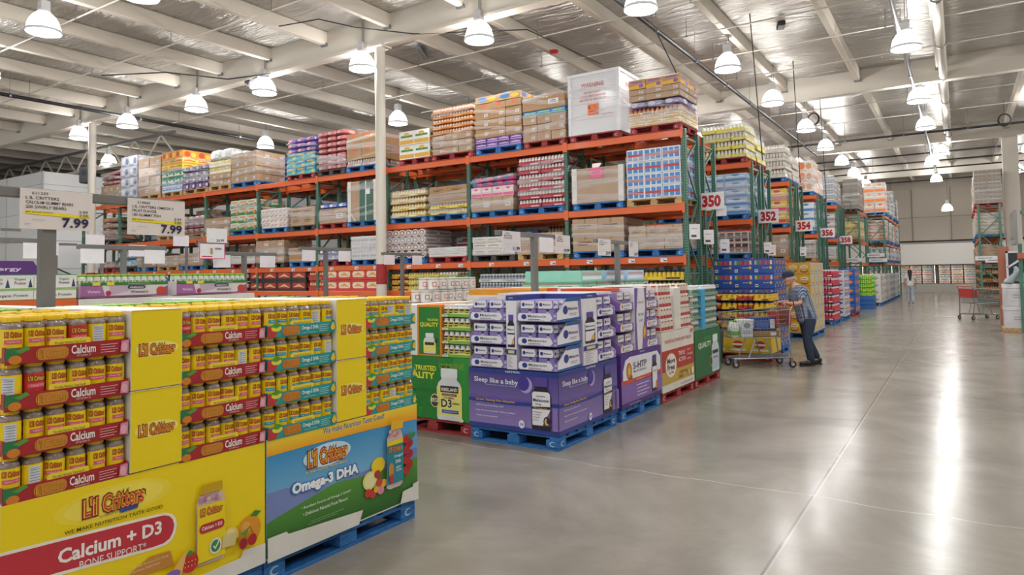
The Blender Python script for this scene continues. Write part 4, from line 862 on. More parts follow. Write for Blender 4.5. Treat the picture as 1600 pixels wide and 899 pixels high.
# ---- green vitamin display with a red pallet
GRN = '#1f7a2c'
def art_d3(a):
    a.R(0, .15, 1.07, .81, M(GRN, .42, 0, .08, 2)); a.P([(.6, .15), (1.07, .15), (1.07, .81), (.85, .81)], M('#2f8f38', .42))
    a.T('IMMUNE', .645, .69, .33, .058, '#7a9a2a', .02).T('YOUR', .62, .765, .1, .025, '#5f8f2f').T('TRUSTED', .3, .655, .3, .055, '#e8e23a', .03).T('QUALITY', .1, .555, .48, .085, '#e8e23a', .04)
    for i, s in enumerate(('HEALTH', 'CALCIUM ABSORPTION', 'NUTRITION', 'STRONG BONES')): a.T(s, .12, .5-.075*i, .42+.03*i, .04, M('#2a8a36', .42), .01)
    a.T('S', .36, .19, .05, .07, '#2f9a3c', .03)
    a.bottle(.61, .15, .335, .545, '#e9e9ec', '#dcdde2'); a.R(.612, .2, .945, .5, '#ece27a').R(.66, .44, .9, .51, '#2a2a2a').T('KIRKLAND', .675, .455, .21, .035, '#f4f2ee', .02).RR(.68, .405, .88, .43, '#8a2a2a', .01).T('EXTRA STRENGTH', .7, .412, .16, .011, '#f0e0d8')
    a.T('VITAMIN', .7, .375, .14, .02, '#2a3a6a', .01).T('D3', .67, .285, .14, .085, '#2a2f5a', .02).T('2000IU', .82, .32, .1, .022, '#2a2f5a', .01).R(.68, .225, .9, .26, '#2f5aa8').T('SUPPORTS BONE AND TEETH', .7, .236, .18, .012, '#f0ecd0')
    a.E(.585, .345, .058, .072, '#e8dfae').E(.585, .345, .05, .063, '#3a3a30').R(.53, .33, .64, .37, '#e8dfae').T('USP', .55, .335, .075, .028, '#2a2a2a', .03).E(.94, .165, .03, .02, '#e2e8a0')
def d3_side(a): a.R(0, .15, 1.15, .81, M(GRN, .42, 0, .08, 2))
simple_display(-5.36, -4.3, 5.79, 6.94, .81, 'red', 'green vitamin D3 display', M(GRN, .42), art=d3_side, arty=art_d3)
mb = MB(); mb.box(0, 0, 0, .34, .5, .555, M('#e08a2a', .42), .004); o = mb.build('filler_carton', None, (-5.02, 5.785, .812)); tag(o, 'orange edged filler carton printed QUALITY on the green vitamin D3 display', 'carton')
f = MB(); a = f.art((0,0,0), (1,0,0), (0,-1,0)); a.R(.022, .02, .318, .53, M(GRN, .42)).T('TRUSTED', .14, .38, .16, .024, '#e8e23a', .02).T('QUALITY', .04, .31, .26, .055, '#e8e23a', .03).bottle(.09, .03, .17, .22, '#e9e9ec', '#dcdde2', M('#ece27a', .42)).R(.11, .12, .24, .15, '#2a2a2a').E(.27, .17, .024, .03, '#3a3a30'); f.build('printed_front', o)
mb = MB(); mb.lathe([(.03, 0), (.031, .004), (.031, .085), (.022, .096)], (0,0,0), M('#e6e6e8', .35), 14); wj = mb.mesh('vitamin_bottle', True)
mb = MB(); mb.lathe([(.0235, .095), (.0245, .097), (.0245, .118), (.021, .12)], (0,0,0), M('#ececee', .35), 14); wjc = mb.mesh('cap', True)
def lblmesh(r, z0, z1, c, bands, full=False):
    mb = MB(); a = mb.art((0,0,0), (1,0,0), (0,-1,0), off=.0008); a.cyl = (r, 0); w = r*(3.0 if full else 1.5); a.R(-w, z0, w, z1, c, 12)
    for q in bands: a.R(q[0]*r, z0+(z1-z0)*q[1], q[2]*r, z0+(z1-z0)*q[3], q[4], 4)
    return mb.mesh('label', True)
WB = Proto('vitamin_bottle', wj, 'bottle', (('cap', wjc), ('label', lblmesh(.031, .012, .078, '#e8dc6a', ((-.9, .7, .9, .95, '#3a2a2a'), (-.5, .3, .6, .55, '#2a3a6a')), True))))
mt = MB(); TRM = M('#6aa84a', .42)
mt.box(0, 0, 0, .72, .46, .006, WHT); mt.box(0, 0, 0, .72, .004, .03, TRM); mt.box(.716, 0, 0, .72, .46, .03, TRM); a = mt.art((0,0,0), (1,0,0), (0,-1,0)); a.R(0, .0, .72, .03, '#7ab84a').R(0, .002, .15, .022, '#e9ecd8').T('Vitamin D3', .02, .007, .1, .012, '#3a4a2a').P([(.2, .03), (.72, .03), (.72, .045), (.5, .05), (.3, .04)], '#e6e27a')
a = mt.art((.72,0,0), (0,1,0), (1,0,0)); a.R(0, 0, .46, .03, '#d8dc8a')
D3T = Proto('display_tray', mt.mesh('display_tray'), 'tray')
for t in range(4):
    z = .815 + .142*t
    mtray = Proto('display_tray', D3T.mesh, 'tray').spawn((-4.675, 5.79, z), 0, '%s green and yellow tray of small bottles on the green vitamin D3 display' % ('bottom', 'second lowest', 'third lowest', 'top')[t]); mtray.scale = (.52, 1, 1)
    for i in range(5):
        for j in range(4 if t == 3 else 2): WB.spawn((-4.64+.072*i, 5.83+.068*j, z+.007), 0, 'small white capped bottle in the %s tray of the green vitamin D3 display' % ('bottom', 'second lowest', 'third lowest', 'top')[t], 'small bottles in the %s tray of the green display' % ('bottom', 'second lowest', 'third lowest', 'top')[t])
mb = MB(); mb.box(-5.36, 5.8, .812, -5.03, 6.9, 1.36, WHT); mb.box(-4.66, 6.3, .812, -4.31, 6.9, 1.37, WHT); tag(mb.build('filler_carton'), 'white cartons filling the back of the green vitamin D3 display', 'carton')
# ---- purple sleep aid display
PUR = gradient('printed_violet', .16, .72, '#9480bd', '#4a4088'); NAVY = '#31418e'; LAV = '#9a86c8'
def art_sleep(a, W, bx):
    a.R(0, .15, W, .72, PUR); a.R(0, .69, W, .735, NAVY).P([(0, .435), (W*.5, .425), (W, .445), (W, .412), (W*.5, .39), (0, .402)], NAVY).R(0, .145, W, .19, NAVY)
    a.P([(0, .44), (.05, .475), (.12, .465), (.2, .455), (.3, .47), (.42, .45), (.55, .462), (.68, .455), (W, .45), (W, .446), (W*.5, .427), (0, .437)], M('#6a55ac', .42))
    a.T('NATROL', .43*W, .708, .17*W, .02, '#f0eef6', .015); a.T('Sleep like a baby.', .07, .585, .56 if W > 1.2 else .545, .066, '#f4f2f8', .012, 0, -.008)
    a.T('Melatonin is nature\'s lullaby', .22, .568, .36, .016, '#d8d0ea', .005)
    a.E(.69, .6, .075, .078, M('#b6a4dc', .42), 24).E(.665, .615, .066, .07, M('#4a3a92', .42), 24)
    a.T('Great Tasting Fast Dissolve', .09, .408, .47, .026, '#f0c23a', .015, .15)
    for i, s in enumerate(("100% Drug-Free Sleep Aid*", "Helps Promote Restful, Relaxing Sleep*", "Wake Up Revitalized*")): a.T(s, .09, .355-.052*i, (.34, .48, .27)[i], .022, '#efeaf6', .004).R(.09, .342-.052*i, .5, .343-.052*i, '#b8a8dc')
    a.E(.64, .22, .035, .04, '#e8e4ee').T('30', .62, .208, .04, .025, '#4a3a8a', .02)
    w = .22; a.bottle(bx, .19, w, .5, '#5f4aa0', '#2b2433'); a.P([(bx+.01, .23), (bx+w*.55, .23), (bx+w-.01, .38), (bx+w-.01, .53), (bx+w*.88, .55), (bx+.03, .55), (bx+.01, .53)], '#efecf2').P([(bx+w*.55, .23), (bx+w-.01, .23), (bx+w-.01, .38)], M('#8a4a90', .42)).E(bx+w*.78, .27, .038, .05, '#2b2a5a').E(bx+w*.78, .27, .026, .034, '#e8c23a').E(bx+w*.86, .28, .022, .03, '#2b2a5a')
    a.T('NATROL', bx+.06, .5, .1, .014, '#3a3a44', .01).T('Melatonin', bx+.02, .455, w-.04, .03, '#2b2b55', .012).T('5mg', bx+.05, .42, .06, .022, '#2b2b55').P([(bx+.01, .385), (bx+w-.01, .39), (bx+w-.01, .415), (bx+.01, .405)], '#2b2433').T('Fall Asleep Fast', bx+.03, .388, w-.07, .014, '#f0c23a')
    for i in range(4): a.R(bx+.02, .355-.025*i, bx+.12-.012*i, .36-.025*i, '#8a86a0')
    a.R(W-.055, .19, W, .4, M('#8f78bc', .42))
simple_display(-4.28, FX, 5.73, 7.05, .735, 'blue', 'purple sleep aid display', M('#4a3a92', .42), art=lambda a: art_sleep(a, 1.32, .95), arty=lambda a: art_sleep(a, 1.05, .755))
def sbox(tone, ink, dark):
    mb = MB(); m = M(tone, .4, 0, .05, 6, .15); mb.box(-.085, -.05, 0, .085, .05, .2, m, .003)
    for o, u, n, L in (((-.085,-.05,0), (1,0,0), (0,-1,0), .17), ((.085,-.05,0), (0,1,0), (1,0,0), .1), ((.085,.05,0), (-1,0,0), (0,1,0), .17)):
        a = mb.art(o, u, n); a.P([(L*.03, .12), (L*.88, .12), (L*.97, .15), (L*.9, .195), (L*.03, .195)], '#ecebf0').R(L*.03, .112, L*.97, .119, dark).E(L*.2, .158, L*.1, .019, ink).T('Melatonin' if ink == NAVY else '5-HTP', L*.34, .15, L*.5, .018, dark, .012)
        a.bottle(L*.52, .01, L*.26, .1, '#3a3050', '#c8c8d4').R(L*.08, .03, L*.4, .06, M('#8570b8', .42))
    return Proto('supplement_box', mb.mesh('supplement_box'), 'box')
SB = sbox('#9583c4', NAVY, '#3a3466'); HB = sbox('#9a88b8', '#d9922a', '#4a3050')
def supp_tray(w, d, tone, ink, txt, wedge, band):
    t = MB(); m = M(tone, .42, 0, .05, 4, .15); W2 = M('#eceaf0', .45)
    t.box(-w/2, -d/2, 0, w/2, d/2, .006, m); t.box(-w/2, -d/2, 0, w/2, -d/2+.005, .085, m)
    f = MB(); a = f.art((-w/2, -d/2, 0), (1,0,0), (0,-1,0)); a.P([(.02, .022), (.04, .008), (w*.84, .008), (w*.9, .04), (w*.84, .083), (.04, .083), (.02, .06)], W2).E(w*.2, .048, w*.065, .025, ink if ink == NAVY else '#d9922a').T(txt, w*.3, .042, w*.44, .026, '#4a4466', .012).R(w*.3, .022, w*.6, .027, '#6a6680').R(w*.3, .013, w*.7, .016, '#9a96aa').R(w*.93, .05, w*.985, .07, '#c8bce0').R(w*.93, .012, w*.99, .026, '#c8bce0')
    parts = [('printed_front', f.mesh('printed_front'))]
    for s in (-1, 1):
        q = MB(); x = s*w/2; pts = [(-d/2, 0), (d/2, 0), (d/2, .225), (-d/2+.2, .225), (-d/2, .085)]
        for xx, fl in ((x-.004*s, 1), (x, 0)): q.face([(xx, a_, b_) for a_, b_ in (pts if (s > 0) != bool(fl) else pts[::-1])], W2 if fl else m)
        if s > 0:
            a = q.art((x, -d/2, 0), (0,1,0), (1,0,0)); a.P([(0, .02), (d*.96, .02), (d*.96, .19), (.16, .19), (0, .085)], W2).P([(0, 0), (d, 0), (d, .03), (0, .02)], band).P([(.17, .19), (d*.97, .19), (d*.97, .225), (.2, .225)], band).E(d*.34, .11, d*.1, .042, ink if ink == NAVY else '#d9922a').T(txt, d*.46, .105, d*.38, .03, '#4a4466', .01).R(d*.5, .07, d*.8, .075, '#9a96aa').R(d*.5, .055, d*.76, .06, '#9a96aa').P([(d*.92, .03), (d, .03), (d, .19), (d*.86, .19)], M('#8f78bc', .42))
        parts.append(('side_wall', q.mesh('side_wall')))
    return Proto('display_tray', t.mesh('display_tray'), 'tray', tuple(parts))
ST = supp_tray(.46, .5, '#8f7cc0', NAVY, 'Melatonin', True, '#2a5fa0')
def supp_block(pos, rz, nb, z0, tray, box, lab, tiers=3, pitch=.236, depth=2):
    c, s = math.cos(rz), math.sin(rz)
    for t in range(tiers):
        z = z0 + pitch*t; nm = '%s tray of the %s' % (('bottom', 'middle', 'top')[t], lab)
        tray.spawn((pos[0], pos[1], z), rz, 'printed wedge sided %s' % nm)
        for i in range(nb):
            for j in range(depth):
                lx = (-.11+.2*i); ly = -.17+.11*j; box.spawn((pos[0]+lx*c-ly*s, pos[1]+lx*s+ly*c, z+.008), rz, 'supplement box in the %s' % nm, 'supplement boxes in the ' + nm)
supp_block((-4.04, 5.985, .0), 0, 2, .745, ST, SB, 'left stack, purple sleep aid display')
supp_block((-3.465, 5.985, .0), 0, 2, .745, ST, SB, 'corner stack, purple sleep aid display', depth=3)
supp_block((-3.485, 6.82, 0), PI/2, 2, .745, ST, SB, 'right stack, purple sleep aid display')
def sleep_filler(x, y, rz, w, lab):
    mb = MB(); mb.box(0, 0, 0, w, .5, .73, M('#e8e6ec', .45), .003); mb.box(-.001, -.001, .68, w+.001, .501, .731, M(NAVY, .42)); o = mb.build('filler_carton', None, (x, y, .742), rz); tag(o, lab, 'carton')
    f = MB(); a = f.art((0,-.002,0), (1,0,0), (0,-1,0)); a.T('NATROL', w*.3, .698, w*.4, .014, '#f0eef6', .01).bottle(w*.12, .22, w*.72, .32, '#5f4aa0', '#2b2433').P([(w*.13, .245), (w*.5, .245), (w*.82, .33), (w*.82, .43), (w*.13, .43)], '#efecf2').P([(w*.5, .245), (w*.82, .245), (w*.82, .33)], M('#8a4a90', .42)).E(w*.68, .275, w*.1, .028, '#e8c23a').T('Melatonin', w*.17, .385, w*.6, .02, '#2b2b55', .01).R(w*.13, .345, w*.82, .36, '#3a3050')
    a.R(0, .15, w, .2, NAVY).R(w*.2, .16, w*.8, .19, '#d8c89a')
    for i in range(6): a.R(w*.1, .13-.02*i, w*(.6 if i % 2 else .45), .135-.02*i, '#9a96aa')
    f.build('printed_front', o)
sleep_filler(-3.81, 5.73, 0, .12, 'tall white bottle filler carton on the front of the purple sleep aid display')
sleep_filler(FX+.002, 6.26, PI/2, .32, 'wide white bottle filler carton on the aisle side of the purple sleep aid display')
mb = MB(); mb.box(-4.27, 6.5, .742, -3.75, 7.03, 1.46, WHT); mb.box(-4.27, 6.26, 1.45, -3.26, 7.03, 1.475, M('#dcdae4', .5)); tag(mb.build('filler_carton'), 'pale cartons closing the top and back of the purple sleep aid display', 'carton')
# ---- second purple display: white and orange mood supplement
def art_htp(a):
    W = 1.22; a.R(0, .15, W, .76, gradient('printed_plum', .16, .75, '#5a3a8a', '#54348a')); a.P([(.05, .43), (.05, .56), (.12, .68), (.25, .71), (1.1, .7), (1.2, .62), (1.2, .44)], '#eceaf0').P([(0, .41), (1.22, .42), (1.22, .46), (0, .455)], '#d9542a').R(0, .2, W, .41, M('#8a6ab4', .42)).R(0, .15, W, .2, M('#4a2f78', .42))
    a.E(.22, .55, .075, .095, '#7a3a3a').E(.22, .55, .062, .08, '#d98a1f').E(.22, .55, .03, .045, '#e9c24a').E(.28, .475, .03, .025, '#3f7a6a').T('5-HTP', .34, .56, .4, .075, '#4a3a5a', .012).T('Mood & Relaxation', .35, .52, .38, .024, '#5a4a6a', .004)
    a.T('Dual Support*', .42, .422, .24, .02, '#f4eee8', .01)
    for i in range(4): a.R(.42, .36-.04*i, .8-.07*(i % 2), .372-.04*i, '#d8ccea')
    a.T('Mood, Serotonin & Relax', .2, .165, .32, .018, '#e8e0f0').T('NATROL', .53, .735, .15, .016, '#f0eef6', .01)
    a.bottle(.9, .22, .17, .44, '#54348a', '#2b2433').P([(.905, .26), (.99, .26), (1.06, .36), (1.06, .52), (.905, .52)], '#efecf2').E(1.03, .29, .03, .05, '#d98a1f').T('5-HTP', .93, .45, .1, .025, '#4a3a5a', .01)
simple_display(-4.28, FX, 7.16, 8.38, .76, 'blue', 'plum and white mood supplement display', M('#54348a', .42), art=art_htp)
HT = supp_tray(.4, .5, '#8a6ab4', '#d9922a', '5-HTP', True, '#d9542a')
supp_block((-3.485, 7.37, 0), PI/2, 2, .765, HT, HB, 'left stack, plum mood display', pitch=.24)
supp_block((-3.485, 8.15, 0), PI/2, 2, .765, HT, HB, 'right stack, plum mood display', pitch=.24, depth=1)
mb = MB(); mb.box(0, 0, 0, .36, .5, .735, M('#e8e6ec', .45), .003); o = mb.build('filler_carton', None, (FX+.004, 7.58, .765), PI/2); tag(o, 'tall white filler carton with purple curves on the plum mood supplement display', 'carton')
f = MB(); a = f.art((0,-.002,0), (1,0,0), (0,-1,0)); a.P([(0, 0), (.0, .73), (.1, .73), (.04, .4), (.07, 0)], M('#7a5aa8', .42)).P([(.36, 0), (.36, .73), (.3, .73), (.33, .5), (.25, .2), (.2, 0)], M('#7a5aa8', .42)).E(.28, .2, .05, .08, '#d98a1f').E(.28, .2, .025, .045, '#e9c24a').T('Do You!', .1, .4, .16, .035, '#4a3a5a', .01).T('Natural Calm', .1, .55, .17, .025, '#5a4a6a').T('5-HTP', .12, .33, .1, .025, '#4a3a5a', .01); f.build('printed_front', o)
mb = MB(); mb.box(-4.27, 7.18, .762, -3.76, 8.36, 1.46, WHT); mb.box(-4.27, 7.6, 1.46, -3.3, 8.1, 1.5, M('#e4e2e8', .5)); mb.box(-4.0, 7.2, 1.47, -3.4, 7.55, 1.5, M('#d9542a', .45)); tag(mb.build('filler_carton'), 'white and orange carton tops at the back of the plum mood supplement display', 'carton')
# ---- red, cream and gold joint health display
def art_joint(a):
    W = 1.25; a.R(0, .13, W, .9, '#e6e0d6').R(0, .39, W, .66, '#b8342e').R(0, .225, W, .39, '#c9a64a'); a.T('THE REVOLUTION IN JOINT HEALTH', .1, .735, 1.05, .06, '#b8342e', .01)
    a.E(.32, .455, .215, .165, '#c9a64a', 26).E(.32, .455, .2, .152, '#eeeae2', 26).T('Move', .18, .48, .29, .075, '#23263a', .03).T('Free', .18, .395, .27, .075, '#23263a', .03).T('ULTRA', .22, .345, .2, .035, '#b8342e', .02)
    a.T('TRIPLE', .6, .555, .26, .055, '#f2e8e2', .02).T('ACTION', .6, .47, .28, .055, '#f2e8e2', .02)
    for i, s in enumerate(('JOINT', 'CARTILAGE', 'BONE')): a.T('• ' + s, .93, .585-.06*i, (.16, .24, .15)[i], .028, '#f2e8e2', .01)
    a.T('1 TINY PILL', .6, .31, .34, .035, '#5a4318', .01).T('DAILY', .6, .255, .18, .035, '#5a4318', .01).E(1.0, .3, .04, .045, '#d9bc6a').E(1.15, .3, .05, .05, '#eeeae2').R(.65, .17, 1.15, .18, '#9a948a').E(1.16, .86, .05, .03, '#e0762a')
simple_display(-4.26, FX, 8.42, 9.68, .9, 'red', 'red cream and gold joint health display', M('#e2dcd2', .45), art=art_joint)
def jb_box():
    mb = MB(); mb.box(-.055, -.05, 0, .055, .05, .15, M('#e8e2da', .42, 0, .05, 5), .003)
    for o, u, n in (((.055,-.05,0), (0,1,0), (1,0,0)), ((-.055,-.05,0), (1,0,0), (0,-1,0))): mb.art(o, u, n).R(0, .02, .1, .06, '#b8342e').E(.05, .09, .035, .03, '#d9c48a').E(.05, .09, .028, .023, '#e8e2da').R(.02, .125, .08, .14, '#b8342e')
    return Proto('supplement_box', mb.mesh('supplement_box'), 'box')
JB = jb_box()
for s in range(2):
    for t in range(4):
        for i in range(4):
            for j in range(2): JB.spawn((FX-.06-.115*j-.01*t, 8.49+.11*i+.72*s, .905+.152*t), 0, 'small red and cream box in the %s block of the joint health display' % ('left', 'right')[s], 'boxes in the %s block of the joint health display' % ('left', 'right')[s])
mb = MB(); mb.box(-.5, 0, 0, 0, .24, .56, M('#e8e4dc', .45), .003); mb.box(-1.0, -.44, 0, -.27, .78, .6, WHT); tag(mb.build('filler_carton', None, (FX-.0, 8.93, .905)), 'plain white filler carton amid the joint health display', 'carton')
# ---- dark green display at the far end of the row
def art_g2(a):
    W = 1.25; a.R(0, .13, W, .81, M('#236b3a', .42, 0, .08, 2)); a.T('QUALITY', .16, .54, .6, .095, '#e6ecd8', .02).T('TRUSTED', .42, .66, .3, .045, '#5fae5a', .01); a.bottle(.78, .15, .37, .56, '#e9e9ec', '#cfd8dc', M('#b9ccd8', .42)).R(.82, .42, 1.1, .47, '#2a2a2a').R(.84, .35, 1.08, .37, '#a83a3a').E(.74, .32, .06, .08, '#d8cf8a').E(.74, .32, .048, .066, '#3a3a30')
simple_display(-4.28, FX, 9.72, 10.94, .81, 'red', 'dark green quality display', M('#236b3a', .42), art=art_g2)
mb = MB(); mb.lathe([(.036, 0), (.038, .006), (.038, .11), (.03, .125)], (0,0,0), M('#dfe4e4', .35), 12); gb = mb.mesh('vitamin_bottle', True); mb = MB(); mb.lathe([(.031, .124), (.032, .126), (.032, .15), (.028, .152)], (0,0,0), M('#eceef0', .35), 12); gc = mb.mesh('cap', True)
mb = MB(); a = mb.art((0,0,0), (0,1,0), (1,0,0), off=.0008); a.cyl = (.038, 0); a.R(-.1, .015, .1, .1, '#9ab0a0', 12).R(-.03, .05, .03, .09, '#4a6a5a', 4); gl = mb.mesh('label', True)
GB = Proto('vitamin_bottle', gb, 'bottle', (('cap', gc), ('label', gl)))
for t in range(4):
    tr = MB(); tr.box(-4.2, 9.75, 0, FX-.005, 10.92, .006, M('#c8d4c8', .45)); tr.box(FX-.009, 9.75, 0, FX-.005, 10.92, .04, M('#7a9a86', .45)); tag(tr.build('display_tray', None, (0, 0, .815+.165*t)), '%s pale green tray on the dark green quality display' % ('bottom', 'second lowest', 'third lowest', 'top')[t], 'tray')
    for i in range(13):
        for j in range(2 if t == 3 else 1):
            if 3 <= i <= 4: continue
            GB.spawn((FX-.06-.085*j, 9.82+.088*i, .822+.165*t), 0, 'white capped bottle in the %s tray of the dark green quality display' % ('bottom', 'second lowest', 'third lowest', 'top')[t], 'bottles in the %s tray of the dark green display' % ('bottom', 'second lowest', 'third lowest', 'top')[t])
mb = MB(); mb.box(-.4, 0, 0, .0, .17, .6, M('#3fa6d8', .42), .003); tag(mb.build('filler_carton', None, (FX+.004, 10.07, .815)), 'narrow bright blue filler carton on the dark green quality display', 'carton')
mb = MB(); mb.box(-4.2, 9.76, .815, -3.42, 10.9, 1.46, WHT); tag(mb.build('filler_carton'), 'white cartons filling the back of the dark green quality display', 'carton')
# ---- pallets back to back with them, their tops showing
simple_display(-5.36, -4.345, 7.16, 8.3, 1.42, 'blue', 'white and orange display behind the purple row', M('#e6e2da', .5))
for i in range(3):
    mb = MB(); mb.box(-5.34, 7.17+.37*i, 1.42, -4.36, 7.5+.37*i, 1.5, M(('#e09a2a', '#d9542a', '#e9e6ee')[i], .45), .004); tag(mb.build('printed_carton'), '%s flat carton on top of the white and orange display' % ('golden', 'orange', 'white')[i], 'carton')
simple_display(-5.36, -4.345, 8.4, 10.9, 1.34, 'blue', 'mint green pouch display', M('#cfe0d8', .5))
for i in range(5):
    mb = MB(); MT = M('#8fd0bc', .42, 0, .05, 4, .2); mb.box(0, 0, 0, .96, .45, .2, MT, .004); mb.box(0, 0, .2, .96, .45, .215, M('#6fae98', .45))
    for o, u, n, L in (((.96, 0, 0), (0,1,0), (1,0,0), .45), ((0,0,0), (1,0,0), (0,-1,0), .96)): mb.art(o, u, n).RR(L*.55, .02, L*.95, .18, M('#b4e2d2', .42), .02).R(L*.08, .06, L*.4, .1, '#5a6a66').R(L*.62, .12, L*.85, .16, '#3a4a46').E(L*.45, .12, L*.06, .04, '#d9a24a').R(0, .185, L, .2, '#b8733a')
    tag(mb.build('pouch_carton', None, (-5.33, 8.46+.49*i, 1.345)), 'mint green pouch carton, %s from the camera on the mint green display' % ORD[i], 'carton')
for i in range(3):
    mb = MB(); mb.box(0, 0, 0, .9, .7, .16, M(('#8fd0bc', '#a9c4e6', '#b8d4ea')[i], .42), .004); mb.art((.9,0,0), (0,1,0), (1,0,0)).R(.05, .03, .65, .08, '#e9eef4').R(.05, .1, .65, .13, '#c9a0a0'); tag(mb.build('pouch_carton', None, (-5.3, 8.5+.78*i, 1.56)), '%s upper carton on the mint green display' % ('nearest mint', 'middle pale blue', 'farthest pale blue')[i], 'carton')
# ================================================================== sign boards and price signs
for y, n, in ((12.48, '350'),) + FR:
    yy = y + (.93 if n == '350' else .52); q = dict(zip(('350', '352', '354', '356', '358'), ((-.301, .1026), (-.222, .0757), (-.176, .06), (-.147, .049), (-.125, .0385))))[n]; X = q[0]*yy; zz = 1.68 + q[1]*yy
    mb = MB(); mb.box(-.24, -.008, -.17, .24, .008, .17, M('#f0eef0', .4), .003); mb.box(-.2, .008, -.02, .0, .02, .02, STEEL); o = mb.build('aisle_number_sign', None, (X, yy, zz)); tag(o, 'white board reading %s in red on the %s rack end from the camera' % (n, ORD[('350', '352', '354', '356', '358').index(n)]), 'sign')
    a = MB(); a.art((0,-.0085,0), (1,0,0), (0,-1,0)).T(n, -.185, -.12, .37, .24, '#b81f2c', .05); a.build('number', o); a = MB(); a.art((0,-.0085,0), (1,0,0), (0,-1,0)).R(-.2, -.15, -.12, -.145, '#c8c6ca'); 
    if n == '350':
        b2 = MB(); b2.box(-.1, -.005, -.1, .1, .005, .1, PAPER); tag(b2.build('paper_notice', None, (X+.17, yy+.05, zz-.2)), 'blank white paper tucked behind the board numbered 350', 'notice')
for x, y, z, l in ((-4.1, 12.52, 2.42, 'nearest'), (-4.08, 13.3, 2.35, 'second'), (-4.06, 14.3, 2.2, 'third'), (-4.05, 18.05, 2.25, 'fourth'), (-4.05, 18.5, 2.2, 'fifth'), (-4.05, 22.7, 2.25, 'sixth')):
    mb = MB(); mb.box(-.012, -.1, -.14, .012, .1, .14, PAPER); mb.box(-.1, -.02, .12, .0, .02, .15, GREEN); a = mb.art((-.012,0,0), (0,1,0), (1,0,0), off=.026); a.R(-.07, -.1, .03, -.06, '#4a4a52').R(-.07, .05, .05, .06, '#8a8a92'); o = mb.build('rack_price_card', None, (x, y, z), -.9); tag(o, 'white card fixed to the green rack ends, %s from the camera' % l, 'price card')
SPOST = M('#747472', .55, .1)
def stand(name_where, x, y, z, y0, y1, w=.07, zb=0):
    mb = MB(); mb.box(x-.03, y-w/2, zb+.012, x+.03, y+w/2, z, SPOST, .004); mb.box(x-.032, y-.045, zb, x+.032, y+.045, zb+.012, SPOST)
    o = mb.build('sign_stand'); tag(o, 'grey T shaped sign stand ' + name_where, 'sign stand')
    c = MB(); c.box(x-.028, y0, z-.055, x+.028, y1, z, SPOST, .004); c.box(x-.03, y1, z-.05, x+.03, y1+.005, z-.005, BLACK); c.build('crossbar', o); return o
CARDM = M('#e2dcdc', .3, 0, .03, 5, .5)
def price_sign(x, y0, y1, z0, z1, label, lines=(), price=None, sub=None, cat='price sign', border=None):
    mb = MB(); mb.box(x-.004, y0, z0, x+.004, y1, z1, CARDM if lines else PAPER); o = mb.build('price_sign'); tag(o, label, cat)
    if lines or price or border:
        w = y1-y0; h = z1-z0; f = MB(); a = f.art((x+.004, y0, z0), (0,1,0), (1,0,0)); INK = '#34323a'; NV = '#23234a'
        if border: a.R(0, 0, w, h, border).R(w*.035, h*.05, w*.965, h*.95, PAPER).R(w*.42, h*.3, w*.52, h*.7, '#b89a6a').R(w*.1, h*.12, w*.5, h*.2, '#b83a6a').R(w*.6, h*.6, w*.85, h*.72, '#8a8a96')
        for i, s in enumerate(lines): a.T(s, w*(.15 if i == 0 else .07), h*(.855-.115*i), w*min(.8, .033*len(s)+.02), h*.075, INK if i else '#5a565c', .006)
        if sub: a.P([(w*.06, h*.37), (w*.75, h*.32), (w*.96, h*.34), (w*.96, h*.41), (w*.75, h*.4), (w*.06, h*.455)], '#eddc2c').T('MFR. INSTANT SAVINGS', w*.07, h*.4, w*.36, h*.035, '#4a4620', .01).T(sub[0], w*.8, h*.44, w*.13, h*.075, INK, .004).T(sub[1], w*.8, h*.35, w*.13, h*.07, INK, .004)
        if price: a.T(price, w*(.56 if lines else .45), h*.06, w*.38, h*(.25 if sub else .2), NV, .025).R(w*.15, h*.22, w*.32, h*.228, '#8a868c').R(w*.05, h*.12, w*.13, h*.127, '#8a868c').R(w*.05, h*.09, w*.12, h*.097, '#8a868c')
        if not sub and lines: a.R(w*.06, h*.36, w*.9, h*.366, '#8a868c')
        f.build('lettering', o)
    return o
stand('rising between the yellow calcium display and the pallets behind', -4.305, 1.815, 2.2, 1.0, 2.62, .072)
price_sign(-4.265, 1.664, 2.035, 1.974, 2.196, 'large white price sign reading 7.99 for calcium gummy bears', ("611239", "L'IL CRITTERS", "CALCIUM GUMMY BEARS", "200 SWIRLY BEARS"), '7.99', ('9.99', '2.00'))
price_sign(-4.265, 2.242, 2.61, 1.965, 2.19, 'large white price sign reading 7.99 for omega fruit gummies', ("214443", "L'IL CRITTERS OMEGA 3", "FRUIT FLAVOR", "180 GUMMY FISH"), '7.99', ('9.99', '2.00'))
stand('behind the plum mood supplement display', -4.3, 7.1, 2.175, 6.3, 7.9, .08)
price_sign(-4.262, 6.36, 6.73, 1.94, 2.17, 'white price sign reading 11.99 above the purple sleep aid display', ('1054276', 'MELATONIN 5MG', 'FAST DISSOLVE'), '11.99')
price_sign(-4.262, 7.56, 7.94, 1.94, 2.175, 'white price sign reading 19.99 right of the steel stand', ('1062983', '5-HTP 200MG', 'TIME RELEASE'), '19.99')
price_sign(-4.262, 7.16, 7.5, 1.95, 2.13, 'blank white card hanging beside the 19.99 sign')
stand('behind the red joint health display', -4.3, 9.5, 2.165, 8.75, 10.1, .08)
price_sign(-4.262, 8.78, 9.19, 1.93, 2.165, 'white price sign reading 25.99 above the joint health display', ('953122', 'JOINT HEALTH ULTRA', '110 TABLETS'), '25.99')
price_sign(-4.262, 9.86, 10.2, 1.93, 2.16, 'white price sign reading 8.99 at the right tip of the farther stand', ('682214', 'VITAMIN D3', '600 CT'), '8.99')
